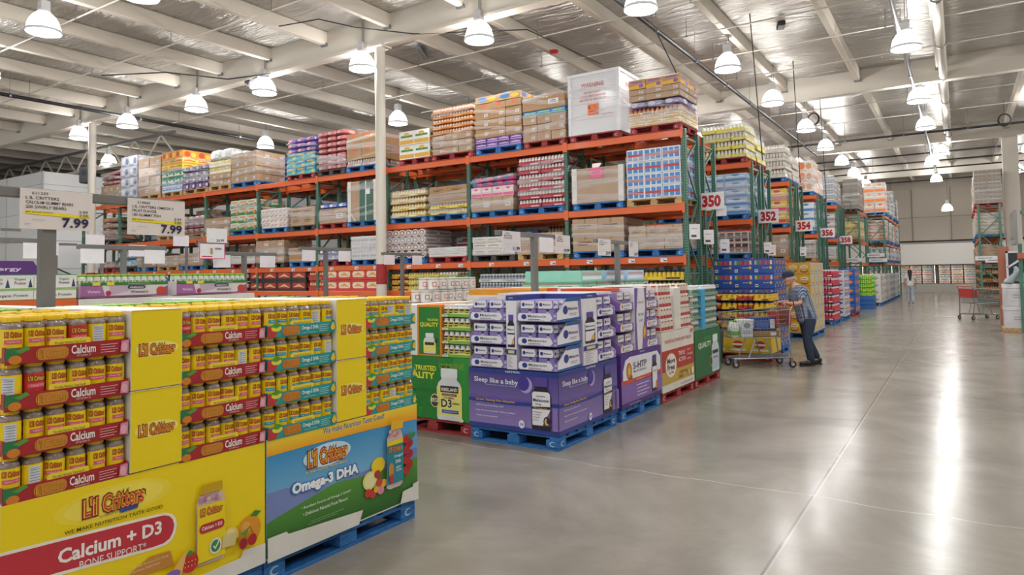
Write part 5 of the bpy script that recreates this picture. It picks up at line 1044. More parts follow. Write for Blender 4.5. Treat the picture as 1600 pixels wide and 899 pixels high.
# ---- the next island: organic powder, women's vitamins and the signs above it
XC = -7.9
mb = MB(); mb.box(XC-1.0, 1.6, .14, XC, 3.62, 1.42, M('#d9d4cc', .5)); mb.box(XC-1.02, 1.58, 1.42, XC+.01, 3.62, 1.5, ORANGE); mb.box(XC-1.0, 1.6, 0, XC, 3.62, .14, WOOD('dark')); tag(mb.build('shelf_unit'), 'orange edged shelf unit under the white organic powder boxes', 'shelf unit')
mb = MB(); mb.box(XC-1.0, 3.66, .14, XC, 5.8, 1.47, M('#d9d4cc', .5), .004); mb.box(XC-1.0, 3.66, 0, XC, 5.8, .14, WOOD('blue')); mb.box(XC-.4, 3.64, 1.42, XC+.012, 5.82, 1.49, M('#e6e2da', .5)); tag(mb.build('shelf_unit'), 'pale display base under the two purple women\'s vitamin trays', 'shelf unit')
def powder(w, h):
    mb = MB(); mb.box(-.45, 0, 0, 0, w, h, M('#eeede8', .42, 0, .04, 4, .15), .003); a = mb.art((0,0,0), (0,1,0), (1,0,0)); a.R(0, h*.02, w, h*.06, '#8ab84a').T('Organic Protein', w*.18, h*.25, w*.7, h*.34, '#3a3a44', .008).E(w*.1, h*.45, w*.05, h*.2, '#7a6ab0').R(0, h*.92, w, h*.98, '#7ab84a'); return Proto('powder_carton', mb.mesh('powder_carton'), 'carton')
PW = powder(.4, .105)
def tub():
    mb = MB(); mb.box(-.4, 0, 0, 0, .2, .15, M('#f0efea', .42, 0, .04, 4, .15), .004); a = mb.art((0,0,0), (0,1,0), (1,0,0)); a.R(0, 0, .2, .012, '#8ab84a').T('Organic', .03, .085, .1, .03, '#3a3a44', .006).T('Protein', .03, .05, .1, .03, '#3a3a44', .006).P([(.15, .02), (.19, .02), (.17, .11)], '#3a4a70').R(0, .12, .2, .14, '#eeeeea').R(0, .143, .2, .15, '#3fa87a'); return Proto('powder_carton', mb.mesh('powder_carton'), 'carton')
TB = tub()
for i in range(5):
    PW.spawn((XC, 1.6+.405*i, 1.502), 0, 'flat white powder carton on the orange edged shelf, %s from the left' % ORD[i], 'organic powder cartons')
    for j in range(2): TB.spawn((XC-.02, 1.61+.405*i+.2*j, 1.609), 0, 'upright white powder carton with a green lid stripe on the flat organic cartons', 'upright organic powder cartons')
def womens(y0, label):
    w = .97; t = MB(); t.box(-.5, 0, 0, 0, w, .16, M('#d6ccd2', .42), .003); o = t.build('vitamin_tray', None, (XC, y0, 1.5)); tag(o, label, 'tray')
    f = MB(); a = f.art((0,0,0), (0,1,0), (1,0,0)); a.R(0, 0, w, .135, '#ddd6d4').P([(.0, 0), (.26, 0), (.22, .135), (0, .135)], M('#a86aa0', .42)).P([(.3, .02), (.5, .06), (.62, .135), (.3, .135)], M('#c9b0c4', .42)).R(0, 0, w, .018, '#8a4a80').E(.29, .045, .03, .028, '#b03a4a').E(.88, .06, .05, .05, '#c2502f').P([(.8, 0), (w, 0), (w, .12), (.9, .09)], M('#a0527a', .42)).E(.89, .06, .045, .048, '#c8452f')
    a.RR(.5, .09, .7, .128, '#4a3f58', .015).T('vitafusion', .52, .099, .16, .018, '#f0eef2', .02).T("Women's", .53, .04, .2, .034, '#5a4a60', .008).T("Women's", .07, .05, .13, .035, '#f2e8f0', .008)
    a.R(0, .135, w, .165, '#2f7a34').R(.12, .132, .2, .168, '#e8d83a').R(.27, .132, .35, .168, '#e8d83a').T('We make Nutrition Taste Good', .5, .145, .25, .011, '#e0f0d8', .01); f.build('printed_front', o)
    for i in range(13):
        for j in range(2): LJ.spawn((XC-.05-.09*j, y0+.04+.074*i, 1.565+.02), 0, 'lime capped jar in the ' + label, 'jars in the ' + label)
womens(3.66, 'first purple and cream women\'s vitamin tray from the left')
womens(4.74, 'second purple and cream women\'s vitamin tray from the left')
mb = MB(); mb.box(XC-1.0, 4.66, 1.5, XC-.5, 4.72, 1.68, BLACK); mb.box(XC-1.0, 4.5, 1.5, XC-.55, 4.75, 1.62, M('#2a2426', .5)); tag(mb.build('dark_carton'), 'dark carton standing between the two purple vitamin trays', 'carton')
# far left purple allergy display and neighbours
mb = MB(); PU = M('#5a2f78', .42); mb.box(-12.6, 3.0, 0, -11.6, 5.4, 1.62, PU, .004); a = mb.art((-11.6, 3.0, 0), (0,1,0), (1,0,0))
for i in range(4): a.E(.3+.55*i, 1.5, .2, .07, '#8a6ab0').R(.2+.55*i, 1.48, .42+.55*i, 1.52, '#d8c8e8')
o = mb.build('display_carton'); tag(o, 'deep purple display base on the far left edge', 'display carton')
mb = MB(); 
mb.add([(-11.7,3.2,1.62),(-11.7,5.0,1.62),(-11.7,4.75,2.0),(-11.7,3.2,2.0),(-11.74,3.2,1.62),(-11.74,5.0,1.62),(-11.74,4.75,2.0),(-11.74,3.2,2.0)], ((0,1,2,3),(7,6,5,4),(0,4,5,1),(1,5,6,2),(2,6,7,3),(3,7,4,0)), PU); a = mb.art((-11.7, 3.2, 0), (0,1,0), (1,0,0)); a.T('Allergy', .9, 1.84, .5, .07, '#e8dcf0', .015).R(.95, 1.72, 1.35, 1.77, '#c87aa0'); tag(mb.build('header_card'), 'purple header card printed Allergy above the far left display', 'sign')
for i in range(3): mb = MB(); mb.lathe([(.12, 0), (.16, .08), (.1, .14)], (0,0,0), M('#d9482c', .4), 12); tag(mb.build('red_pouch', None, (-11.75, 5.1+.36*i, 1.62), smooth=True), 'red pouch on the far left purple display', 'pouch', 'red pouches on the purple display')
mb = MB(); mb.box(-12.4, 5.45, 0, -11.5, 7.9, 1.58, M('#e8e6e0', .45), .004); mb.box(-12.2, 6.7, 1.58, -11.5, 7.8, 1.68, M('#2f6ab8', .42), .004); tag(mb.build('display_carton'), 'white display base topped with a blue carton left of the round column', 'display carton')
def qy(px, X=-8.4): return None
CARDS = ((1, .37, 3.55, 2.0), (2, .3, 3.75, 2.06))
for i, yc in enumerate((3.1, 4.42, 6.1, 7.6, 9.4)):
    stand('in the island behind the displays, %s from the left' % ORD[i], -8.5, yc, 2.16 - .05*(i % 3), yc-.52, yc+.52, .05, (1.5, 1.47, 0, 0, 0)[i])
    for j, (dy, dz) in enumerate(((-.5, -.05), (.24, -.05))):
        z1 = 2.16-.05*(i % 3)+dz; price_sign(-8.465, yc+dy, yc+dy+.26, z1-.17, z1, '%s white price card on the %s sign stand of the rear island' % (('left', 'right')[j], ORD[i]))
price_sign(-8.33, 5.3, 5.68, 1.95, 2.16, 'price card with a pink border among the white cards at left', border='#d9487a')
price_sign(-8.34, 5.42, 5.72, 2.17, 2.36, 'tall white card reading 24.99 above the pink bordered card', (), '24.99')
mb = MB(); mb.box(-8.38, 5.3, 2.12, -8.34, 5.75, 2.19, SPOST); mb.box(-8.4, 5.3, 2.145, -8.36, 5.55, 2.19, SPOST); tag(mb.build('sign_bracket'), 'short grey bracket holding the pink bordered card', 'bracket')
for i, (y, z) in enumerate(((3.7, 2.35), (4.4, 2.5), (5.2, 2.3), (5.9, 2.45), (6.6, 2.3), (7.4, 2.5))):
    mb = MB(); mb.box(-12.04, y-.02, (1.62, 1.62, 1.62, 1.58, 1.58, 1.68)[i], -12.0, y+.02, z, SPOST); mb.box(-12.03, y-.3, z-.04, -12.0, y+.3, z, SPOST); o = mb.build('sign_stand'); tag(o, 'thin sign stand far behind on the left, %s from the left' % ORD[i], 'sign stand')
    price_sign(-11.98, y-.28, y+.02, z-.2, z, 'white card on the far left sign stand, %s from the left' % ORD[i])
mb = MB(); mb.box(-12.5, 8.0, 0, -11.7, 11.2, 1.2, M('#cfcac0', .5), .004); tag(mb.build('shelf_unit'), 'low pale shelf unit running along behind the rear island', 'shelf unit')
# red and white jar trays in the island behind the green display
mb = MB(); mb.box(-8.0, 8.1, .14, -7.0, 10.3, 1.06, M('#c8362c', .45), .004); mb.box(-8.0, 8.1, 0, -7.0, 10.3, .14, WOOD('wood')); tag(mb.build('display_carton'), 'red display base under the white and red drum jars', 'display carton')
mb = MB(); mb.lathe([(.085, 0), (.09, .01), (.09, .15), (.07, .165), (.09, .17), (.09, .19)], (0,0,0), M('#e6e2dc', .4, 0, .05, 5, .2), 14); a = mb.art((0,0,0), (0,1,0), (1,0,0), off=.001); a.cyl = (.09, 0); a.R(-.12, .02, .12, .145, '#e9e4de', 10).R(-.07, .05, .0, .12, '#c43a3a', 4).R(-.06, .06, -.01, .11, '#ece8e4', 4).R(.03, .03, .1, .06, '#8a7a5a', 4); DJ = Proto('drum_jar', mb.mesh('drum_jar', True), 'jar')
for t in range(3):
    for i in range(10 - t*2):
        for j in range(2): DJ.spawn((-7.12-.2*j, 8.25+.2*i+.18*t, 1.06+.2*t), .3*(i % 3)-.3, 'white drum jar with a red ring stacked on the red display base', 'drum jars on the red display base')
# ================================================================== stacks at the rack ends
def stack(proto_me, nm, cat, x0, x1, y0, y1, z0, rows, nx, ny, h, lab, yaw=0, full=False):
    w = (x1-x0)/nx; d = (y1-y0)/ny
    for r in range(rows):
        for i in range(nx):
            for j in range(ny):
                if not full and j and i < nx-1 and r < rows-1: continue
                tag(link(nm, proto_me, None, (x0+w*(i+.5), y0+d*(j+.5), z0+h*r)), '%s in the %s' % (cat, lab), cat, lab)
def chips(w, d, h):
    mb = MB(); mb.box(-w/2, -d/2, 0, w/2, d/2, h-.003, M('#1f4fa8', .4, 0, .05, 4, .2), .004)
    for o, u, n, L in (((-w/2,-d/2,0), (1,0,0), (0,-1,0), w), ((w/2,-d/2,0), (0,1,0), (1,0,0), d)):
        a = mb.art(o, u, n); a.R(L*.02, h*.55, L*.98, h*.9, '#2a66c8')
        for i, c in enumerate(('#e8c23a', '#4a9a3a', '#d9482c', '#b82a3a', '#d9582c', '#c83a3a', '#e8e2d8')): a.P([(L*(.06+.125*i), h*.6), (L*(.16+.125*i), h*.6), (L*(.155+.125*i), h*.86), (L*(.065+.125*i), h*.86)], c)
        a.E(L*.83, h*.38, L*.07, h*.1, '#f0c22c').T('Classic Mix', L*.45, h*.34, L*.28, h*.08, '#f0f2f8', .015).R(L*.06, h*.08, L*.22, h*.28, '#eceef2').R(L*.08, h*.14, L*.2, h*.22, '#6a6a72')
    return mb.mesh('snack_carton')
pallet('blue', 1.19, 1.1, (-3.64, 14.68, 0), 'blue pallet under the tall stack of blue snack cartons')
stack(chips(.393, .27, .295), 'snack_carton', 'blue snack carton', -4.24, -3.06, 14.12, 15.22, .14, 6, 3, 4, .297, 'tall stack of blue snack cartons behind the shopping cart')
pallet('red', 1.2, .8, (-3.56, 13.62, 0), 'red pallet under the yellow and red jar trays behind the shopping cart')
mb = MB(); mb.box(-.2, -.4, 0, .2, .4, .3, M('#e8c83a', .42, 0, .05, 4), .004); a = mb.art((-.2,-.4,0), (1,0,0), (0,-1,0)); a.E(.2, .16, .1, .07, '#c8352c').R(.05, .04, .35, .08, '#f4f0e0').R(.1, .14, .3, .18, '#f4f0e0'); yc = mb.mesh('yellow_carton')
stack(yc, 'yellow_carton', 'yellow carton', -4.16, -2.96, 13.22, 14.02, .14, 1, 3, 1, .3, 'lowest layer under the yellow and red jar trays')
for k, (c, l) in enumerate((('#a8322c', '#c8402f'), ('#e2b42a', '#f0c83a'))):
    me = carton('jar_tray', .3, .4, .165, (c, '#e0b83a', '#23305a', l))
    for r in range(5):
        for i in range(2):
            for j in range(2):
                xx = -4.01+.3*(2*i+k)
                tag(link('jar_tray', me, None, (xx, 13.42+.4*j, .44+.168*r)), '%s tray of navy lidded jars in the stack behind the shopping cart' % ('red', 'yellow')[k], 'tray of jars', '%s trays behind the cart' % ('red', 'yellow')[k])
mb = MB(); mb.lathe([(.19, 0), (.22, .55), (.23, .6), (.225, .61), (.2, .55), (.17, .03)], (-3.9, 12.7, 0), M('#5a6068', .45), 20, close=False); mb.lathe([(.18, .02), (.01, .021)], (-3.9, 12.7, 0), BLACK, 20); tag(mb.build('waste_bin', smooth=True), 'round grey waste bin behind the front of the shopping cart', 'bin')
def cereal(w, d, h):
    mb = MB(); mb.box(-w/2, -d/2, 0, w/2, d/2, h-.003, M('#d9a22c', .4, 0, .06, 4, .2), .004)
    a = mb.art((-w/2,-d/2,0), (1,0,0), (0,-1,0)); a.RR(w*.08, h*.1, w*.92, h*.9, M('#e0ae3a', .42), .02).E(w*.5, h*.62, w*.34, h*.16, '#f2e6c0').T('Oats', w*.28, h*.57, w*.44, h*.12, '#3a2a1a', .02).E(w*.5, h*.3, w*.36, h*.18, '#8a4a1c').E(w*.5, h*.34, w*.3, h*.11, '#d9a860')
    a = mb.art((w/2,-d/2,0), (0,1,0), (1,0,0)); a.R(0, 0, d*.5, h-.004, '#d8c88a').R(d*.5, 0, d, h-.004, '#c8c6ce').R(d*.08, h*.2, d*.42, h*.8, '#e0b84a').R(d*.56, h*.1, d*.92, h*.3, '#9a98a8')
    return mb.mesh('cereal_carton')
pallet('blue', 1.05, 1.9, (-3.6, 18.95, 0), 'blue pallet under the tall golden cereal stack')
stack(cereal(.26, .475, .285), 'cereal_carton', 'golden cereal carton', -4.12, -3.07, 18.0, 19.9, .14, 6, 4, 4, .287, 'tall golden cereal stack behind the man')
pallet('blue', 1.0, 1.3, (-3.72, 23.3, 0), 'blue pallet under the crimson cup trays')
stack(carton('jar_tray', .333, .43, .24, ('#b8243a', '#c8304a', '#e6dfe2', '#d94a5e')), 'jar_tray', 'crimson tray of cups', -4.22, -3.22, 22.65, 23.94, .14, 6, 3, 3, .262, 'crimson cup tray stack beyond the man')
def simple_carton(nm, w, d, h, c, b, k):
    mb = MB(); mb.box(-w/2, -d/2, 0, w/2, d/2, h-.004, M(c, .4, 0, .06, 4, .2), .004)
    for o, u, n, L in (((-w/2,-d/2,0), (1,0,0), (0,-1,0), w), ((w/2,-d/2,0), (0,1,0), (1,0,0), d)):
        a = mb.art(o, u, n); a.P([(L*.15, h*.25), (L*.55, h*.15), (L*.9, h*.45), (L*.6, h*.7), (L*.3, h*.6)], b).R(L*.1, h*.76, L*.9, h*.9, k)
    return mb.mesh(nm)
pallet('red', .9, 1.2, (-3.62, 27.75, 0), 'red pallet under the blue and orange snack stack')
stack(simple_carton('snack_box', .45, .4, .31, '#2458b0', '#e0862f', '#3a74c8'), 'snack_box', 'blue and orange snack box', -4.05, -3.15, 27.15, 28.35, .14, 5, 2, 3, .313, 'blue and orange snack stack beyond the crimson trays')
pallet('blue', .9, 1.2, (-3.66, 25.4, 0), 'blue pallet under the white and blue stack')
stack(simple_carton('white_box', .45, .4, .3, '#dfe4ea', '#3f6ab8', '#c23b3b'), 'white_box', 'white and blue box', -4.1, -3.2, 24.8, 26.0, .14, 5, 2, 3, .3, 'white and blue stack behind the crimson trays')
mb = MB(); mb.box(-4.0, 32.0, 0, -3.05, 33.0, .55, M('#2f68b0', .45), .01)
for z in (.18, .36): mb.box(-4.01, 31.99, z, -3.04, 33.01, z+.02, M('#1f4a80', .5))
tag(mb.build('blue_crate'), 'blue plastic crates at the foot of the bright green stack', 'crate')
stack(carton('jar_tray', .475, .5, .17, ('#5ab82a', '#8ad03a', '#e8e23a', '#a8e05a')), 'jar_tray', 'bright green tray', -4.0, -3.05, 32.0, 33.0, .56, 5, 2, 2, .175, 'bright green tray stack along the aisle')
for i, (y, c, b) in enumerate(((35.2, '#e9e6e2', '#b0aca8'), (36.9, '#e2e2e4', '#8a8f9a'), (38.6, '#e6e4e0', '#c0a8a0'), (40.3, '#c8ccd6', '#6a7490'), (42.0, '#b8c0ce', '#4a5a80'), (43.7, '#d6d8dc', '#9aa0aa'), (45.4, '#c0c6d0', '#6a7a9a'))):
    pallet('blue', 1.0, 1.4, (-3.55, y+.75, 0), 'blue pallet in the far row along the aisle, %s from the camera' % ORD[i])
    stack(simple_carton('white_box', .5, .7, .32, c, b, '#d9d7d4'), 'white_box', 'pale box', -4.05, -3.05, y+.05, y+1.45, .14, 4, 2, 2, .322, 'far pale stack along the aisle, %s from the camera' % ORD[i])
# ---- loads on the numbered racks
RK = (('352', 17.29, [(Z1, 5.35, 'red', J('#e8d83a', '#ecebe2', '#e6e6e6', '#f0e67a'), 4, 3, 'white jars in yellow trays'), (Z2, 4.1, 'blue', P('#b8cfe6', '#5a8ec8', '#e8eef4', 0), 5, 2, 'pale blue cartons'), (Z3, 2.65, 'blue', P('#d9d2cc', '#5a3a34', '#8a6a60', 3), 2, 2, 'brown and white packs')]),
      ('354', 21.85, [(Z1, 5.5, 'blue', J('#dcd6cc', '#e9e4da', '#d9d0c0', '#c9bfae'), 4, 3, 'cream cups'), (Z2, 4.15, 'blue', P('#e8c85a', '#d94a7a', '#f0e0b0', 0), 3, 2, 'yellow and pink cartons'), (Z3, 2.75, 'wood', K1, 2, 2, 'brown cartons')]),
      ('356', 26.54, [(Z1, 5.6, 'blue', P('#e6e0d8', '#e07a3a', '#d99a6a', 1), 3, 2, 'white and orange cartons'), (Z2, 4.1, 'blue', P('#dfe8f0', '#4a8ac8', '#e9eef4', 0), 3, 2, 'white and blue tall cartons'), (Z3, 2.75, 'wood', P('#dcd8d2', '#b8b2aa', '#8a8680', 3), 2, 2, 'white packs')]),
      ('358', 31.34, [(Z1, 5.6, 'blue', P('#c4c6ca', '#9a9ca4', '#e0e0e4', 3), 5, 3, 'silver grey packs'), (Z2, 4.0, 'blue', P('#c8c2c4', '#8a5a60', '#e0dcdc', 0), 3, 2, 'grey and red packs'), (Z3, 2.6, 'wood', P('#e4e2de', '#c8c4be', '#aaa69e', 0), 2, 2, 'white cartons')]))
for ri, (n, y, L) in enumerate(RK):
    for z, top, pal, kd, rows, nx, what in L:
        for q, (a, b) in enumerate(((-5.4, -4.3), (-6.6, -5.5))):
            load(z, a, b, top - .12*q, pal, [(1, rows, kd, nx)], '%s numbered rack, %s from aisle' % (ORD[ri+1], ('first', 'second')[q]), what, y-.06, 1.0, q == 0)
        load(z, -5.4, -4.3, top-.2, pal, [(1, 2, kd, 2)], 'back row of the %s numbered rack' % ORD[ri+1], what, y+1.05, .95, False)
# ---- racks running away from the camera
rack('pallet_rack', 'far rack running along the aisle, nearest to the back wall', -3.1, 4, 38.6, LV[:3], along='y', holes=False)
rack('pallet_rack', 'short dark rack just before the farthest rack along the aisle', -3.85, 1, 35.4, LV[:3], along='y', holes=False)
rack('pallet_rack', 'rack along the right hand side near the square white column', 1.49, 4, 35.6, (4.27, 2.95, 1.9), along='y', holes=False)
def yload(z, x0, x1, y0, y1, top, pal, kd, rows, where, what):
    load(z, x0, x1, top, pal, [(1, rows, kd, 2)], where, what, y0, y1-y0, bool(pal))
for i in range(4):
    y = 38.75+2.4*i
    yload(Z1, -3.95, -3.0, y, y+1.1, 6.0 - .3*(i % 2), 'blue', P('#b9bbb8', '#8f9290', '#d8dad8', 3) if i else P('#c0b8ac', '#e07a3a', '#d9d4cc', 0), 3, 'far aisle rack, top, %s from camera' % ORD[i], 'silver wrapped cartons')
    yload(Z2, -3.95, -3.0, y, y+1.1, 4.1, 'blue', P('#d6d2cc', '#d97a4a', '#a8a49c', 0) if i % 2 == 0 else P('#e2e2e0', '#a8b0b8', '#c8ccd0', 0), 3, 'far aisle rack, middle, %s from camera' % ORD[i], 'orange and white cartons' if i % 2 == 0 else 'white cartons')
    yload(Z3, -3.95, -3.0, y, y+1.1, 2.75, 'blue', P('#dcdcdc', '#b0b4ba', '#8a929c', 1), 2, 'far aisle rack, low beam, %s from camera' % ORD[i], 'pale cartons')
    y = 35.75+2.4*i
    yload(4.27, .62, 1.6, y, y+1.1, 5.85, 'red', P('#b0a498', '#9a8e82', '#c4b8ac', 3), 4, 'right hand rack, top, %s from camera' % ORD[i], 'tall brown stack')
    yload(2.95, .62, 1.6, y, y+1.1, 4.0, 'blue', P('#d8d2c4', '#b8ae98', '#a09888', 0), 3, 'right hand rack, middle, %s from camera' % ORD[i], 'cream cartons')
    yload(1.9, .62, 1.6, y, y+1.1, 2.6, None, K2, 3, 'right hand rack, low beam, %s from camera' % ORD[i], 'brown jar cartons')
    for r in range(4): yload(.3+.36*r, .66, 1.56, y, y+1.1, .3+.36*r+.28, None, J('#a8763f', '#7a4a28', '#4a3a30', '#c8a070'), 1, 'right hand rack, %s shelf up, %s from camera' % (ORD[r], ORD[i]), 'brown bottles in trays')
yload(Z1, -4.5, -3.85, 35.5, 37.4, 5.9, 'dark', P('#8f887e', '#7a746a', '#a8a096', 3), 3, 'on the short dark rack', 'grey brown wrapped stack')
yload(Z2, -4.5, -3.85, 35.5, 37.4, 3.9, 'wood', P('#d9c27a', '#b89a5a', '#e8d8a8', 0), 2, 'at mid height of the short dark rack', 'yellowish cartons')
for i in range(5):
    mb = MB(); mb.box(-.4, -.01, -.09, .4, .01, .09, PAPER); mb.art((0,-.011,0), (1,0,0), (0,-1,0)).R(-.3, -.02, .2, .02, '#8a8a90'); tag(mb.build('shelf_sign', None, ((-4.15, 35.3, 2.1), (-3.4, 38.5, 2.1), (.95, 35.5, 2.05), (1.3, 35.48, 1.95), (-3.5, 38.45, 2.35))[i]), 'white strip sign on a far rack end, %s from the left' % ('first', 'third', 'fourth', 'last', 'second')[i], 'sign')
# ---- right edge of the picture
SAL = M('#b5735a', .6, 0, .1, 2)
mb = MB(); mb.box(0, 0, 0, .26, .06, 2.23, SAL, .004); mb.box(.2, .06, 0, .26, 1.2, 2.23, SAL, .004); tag(mb.build('door_panel', None, (.885, 23.5, 0)), 'salmon brown upright panel at the right edge behind the white boxes', 'panel')
mb = MB(); W2 = M('#e6e6ec', .45); mb.box(0, 0, .3, .05, .05, 2.1, W2); mb.box(.55, 0, .3, .6, .05, 2.1, W2); mb.box(0, 0, 2.05, .6, .05, 2.1, W2); mb.bar((.03, .02, 1.65), (.5, .02, 2.0), .04, .05, W2); mb.box(.05, .03, .3, .55, .045, 2.05, M('#2f3440', .3)); tag(mb.build('display_window', None, (1.06, 23.3, 0)), 'white framed window unit with a diagonal brace at the right edge', 'window unit')
mb = MB(); mb.box(0, 0, 0, .6, .8, .1, WOOD('wood'), .004); tag(mb.build('pallet', None, (.86, 21.7, 0)), 'small wooden pallet under the two white boxes at the right edge', 'pallet')
for i in range(2):
    mb = MB(); mb.box(0, 0, 0, .5, .6, .55, M('#dcdce2', .45), .008); mb.box(-.012, -.012, .46, .512, .612, .56, M('#e6e6ea', .45), .004); mb.art((0,-.003,0), (1,0,0), (0,-1,0)).R(.2, .28, .46, .29, '#8a8a96').R(.2, .22, .46, .23, '#8a8a96'); tag(mb.build('lidded_box', None, (.9, 21.75, .1+.565*i)), '%s white lidded box of the stack at the right edge' % ('lower', 'upper')[i], 'box')
mb = MB()
for i in range(5): mb.path([(.95+.03*i, 21.8, 1.25), (1.0+.06*i, 21.95, 1.33+.05*i), (1.2, 22.1, 1.36+.07*i), (1.35, 22.2, 1.3+.04*i)], .05, M('#9aa6a8', .5), 8)
tag(mb.build('folded_hose', smooth=True), 'grey green coiled hose lying on the white boxes', 'hose')
rack('pallet_rack', 'nearest right hand rack, cut by the right edge of the picture', 2.03, 1, 19.2, (2.0,), along='y', H=2.25)
mb = MB(); mb.box(1.15, 19.14, .0, 1.28, 19.26, .16, ORANGE, .01); tag(mb.build('post_guard'), 'orange guard at the foot of the green post on the right edge', 'post guard')
mb = MB(); mb.box(-.03, 0, 0, .03, 1.5, .8, M('#8a8f92', .3)); mb.box(-.035, .05, .05, -.03, 1.45, .75, mixed('framed_print', ['#6a7078', '#9aa0a4', '#c0b8a8', '#4a525a', '#b0a090'], 5, .15)); tag(mb.build('framed_panel', None, (1.12, 19.8, 2.2)), 'grey framed panel leaning on the rack high at the right edge', 'panel')
# ================================================================== shopping carts
CHR = M('#9a9ea2', .3, .8, .05); REDP = M('#c2453a', .4); TYRE = M('#2a2a2c', .6)
def cart(loc, rz, label, goods=True):
    t = thing('shopping_cart', label, 'shopping cart', loc, rz)
    W = .29; W1 = .22
    b = MB()                                              # wire basket: narrow at the nose
    def rim(z, x0, x1, w0, w1, r=.006): b.path([(x0, -w0, z), (x1, -w1, z - (.06 if z > .8 else 0)), (x1, w1, z - (.06 if z > .8 else 0)), (x0, w0, z), (x0, -w0, z)], r, CHR, 6)
    zb = .52; zt = 1.0
    rim(zt, .02, 1.12, W, W1+.03, .009); rim(zb, .12, 1.02, W-.04, W1-.02, .008)
    for k in range(1, 6): q = k/6; rim(zb+(zt-zb)*q, .12-.1*q, 1.02+.1*q, W-.04+.04*q, W1-.02+.05*q, .003)
    for i in range(25):
        q = i/24
        for s in (-1, 1): b.tube((.12+.9*q, s*(W-.04-(.04)*q-.02*q), zb), (.02+1.1*q, s*(W-.04*q), zt-.06*q), .0028, CHR, 4)
        b.tube((.12+.9*q, -(W-.04-.06*q), zb), (.12+.9*q, W-.04-.06*q, zb), .0028, CHR, 4)
    for i in range(11):
        y = -W1+.44*i/10; b.tube((1.02, y*.9, zb), (1.12, y*1.1, zt-.06), .0028, CHR, 4); b.tube((.12, y*1.15, zb), (.02, y*1.3, zt), .0028, CHR, 4)
    b.build('wire_basket', t, smooth=True)
    f = MB()
    for s in (-1, 1):
        f.path([(-.02, s*W, 1.06), (.03, s*W, .98), (.06, s*W, .55), (.02, s*.27, .2), (.02, s*.27, .16)], .013, CHR, 8)
        f.path([(.02, s*.27, .18), (.5, s*.26, .17), (1.0, s*.2, .16)], .014, CHR, 8); f.path([(.35, s*.26, .18), (.45, s*.25, .5)], .012, CHR, 8); f.path([(.75, s*.23, .17), (.62, s*.22, .5)], .012, CHR, 8)
    f.tube((.02, -.27, .18), (.02, .27, .18), .013, CHR, 8); f.tube((1.0, -.2, .16), (1.0, .2, .16), .013, CHR, 8)
    for i in range(12): y = -.22+.44*i/11; f.tube((.04, y*1.15, .185), (.98, y*.85, .17), .003, CHR, 4)
    f.build('frame', t, smooth=True)
    h = MB(); h.tube((-.03, -W, 1.07), (-.03, W, 1.07), .016, REDP, 10); h.build('handle', t, smooth=True)
    s = MB(); s.box(.0, -W+.03, .72, .012, W-.03, .99, REDP, .004); s.box(.2, -W+.05, .7, .21, W-.05, .96, REDP, .004); s.box(.01, -W+.05, .7, .2, W-.05, .71, CHR); s.build('child_seat', t)
    for x, y in ((.02, -.27), (.02, .27), (.98, -.2), (.98, .2)):
        w_ = MB(); w_.box(x-.02, y-.022, .07, x+.02, y-.018, .15, CHR); w_.box(x-.02, y+.018, .07, x+.02, y+.022, .15, CHR); w_.box(x-.022, y-.022, .14, x+.022, y+.022, .165, CHR)
        c = w_.build('caster', t); q = MB(); vs, fs = cyl_y(x-.015, .0625, y-.014, y+.014, .0625, .0625, 18); q.add(vs, fs, TYRE); vs, fs = cyl_y(x-.015, .0625, y-.016, y+.016, .03, .03, 12); q.add(vs, fs, M('#b8b8ba', .4)); q.build('wheel', c)
    return t
CX, CY_, CA = -2.63, 12.83, math.radians(214.8)
cart((CX, CY_, 0), CA, 'grey wire shopping cart with a red handle pushed by the man')
def incart(x, y, z): c, s = math.cos(CA), math.sin(CA); return (CX+x*c-y*s, CY_+x*s+y*c, z)
def citem(me, nm, x, y, z, a, lab, cat): tag(link(nm, me, None, incart(x, y, z), CA+a), lab, cat)
mb = MB(); mb.box(-.2, -.13, 0, .2, .13, .22, M('#2a4a90', .4), .004); mb.art((-.2, .13, 0), (1,0,0), (0,1,0)).R(.03, .03, .12, .19, '#e2e6f0').R(.15, .05, .37, .17, '#4a6ab8'); mb.art((.2,-.13,0), (0,1,0), (1,0,0)).R(.02, .03, .24, .19, '#e9ecf2')
citem(mb.mesh('blue_carton'), 'blue_carton', .42, .02, .64, .12, 'blue and white carton lying in the shopping cart', 'carton')
mb = MB(); mb.box(-.22, -.17, 0, .22, .17, .1, M('#a07a50', .6), .005); mb.art((-.22, .17, 0), (1,0,0), (0,1,0)).R(.05, .02, .15, .08, PAPER); citem(mb.mesh('flat_carton'), 'flat_carton', .4, 0, .53, 0, 'flat brown carton on the bottom of the shopping cart', 'carton')
mb = MB(); mb.box(-.1, -.15, 0, .1, .15, .3, M('#e9ebee', .4), .006); mb.art((-.1, .15, 0), (1,0,0), (0,1,0)).R(.02, .05, .18, .12, '#b8c4d0').E(.1, .2, .06, .05, '#8aa0b8'); citem(mb.mesh('white_carton'), 'white_carton', .75, .03, .53, .05, 'white carton standing mid cart', 'carton')
for i in range(2):
    mb = MB(); mb.lathe([(.07, 0), (.075, .02), (.075, .17), (.04, .24), (.03, .26)], (0,0,0), M('#e4e8e2', .35), 12); mb.lathe([(.032, .25), (.032, .28)], (0,0,0), M('#6ab04a', .4), 12); mb.lathe([(.0765, .03), (.0765, .1)], (0,0,0), M('#7ab85a', .4), 12, close=False); citem(mb.mesh('plastic_jug', True), 'plastic_jug', .92, -.08+.17*i, .53, 0, 'white jug with a green label in the cart nose, %s one' % ('far', 'near')[i], 'jug')
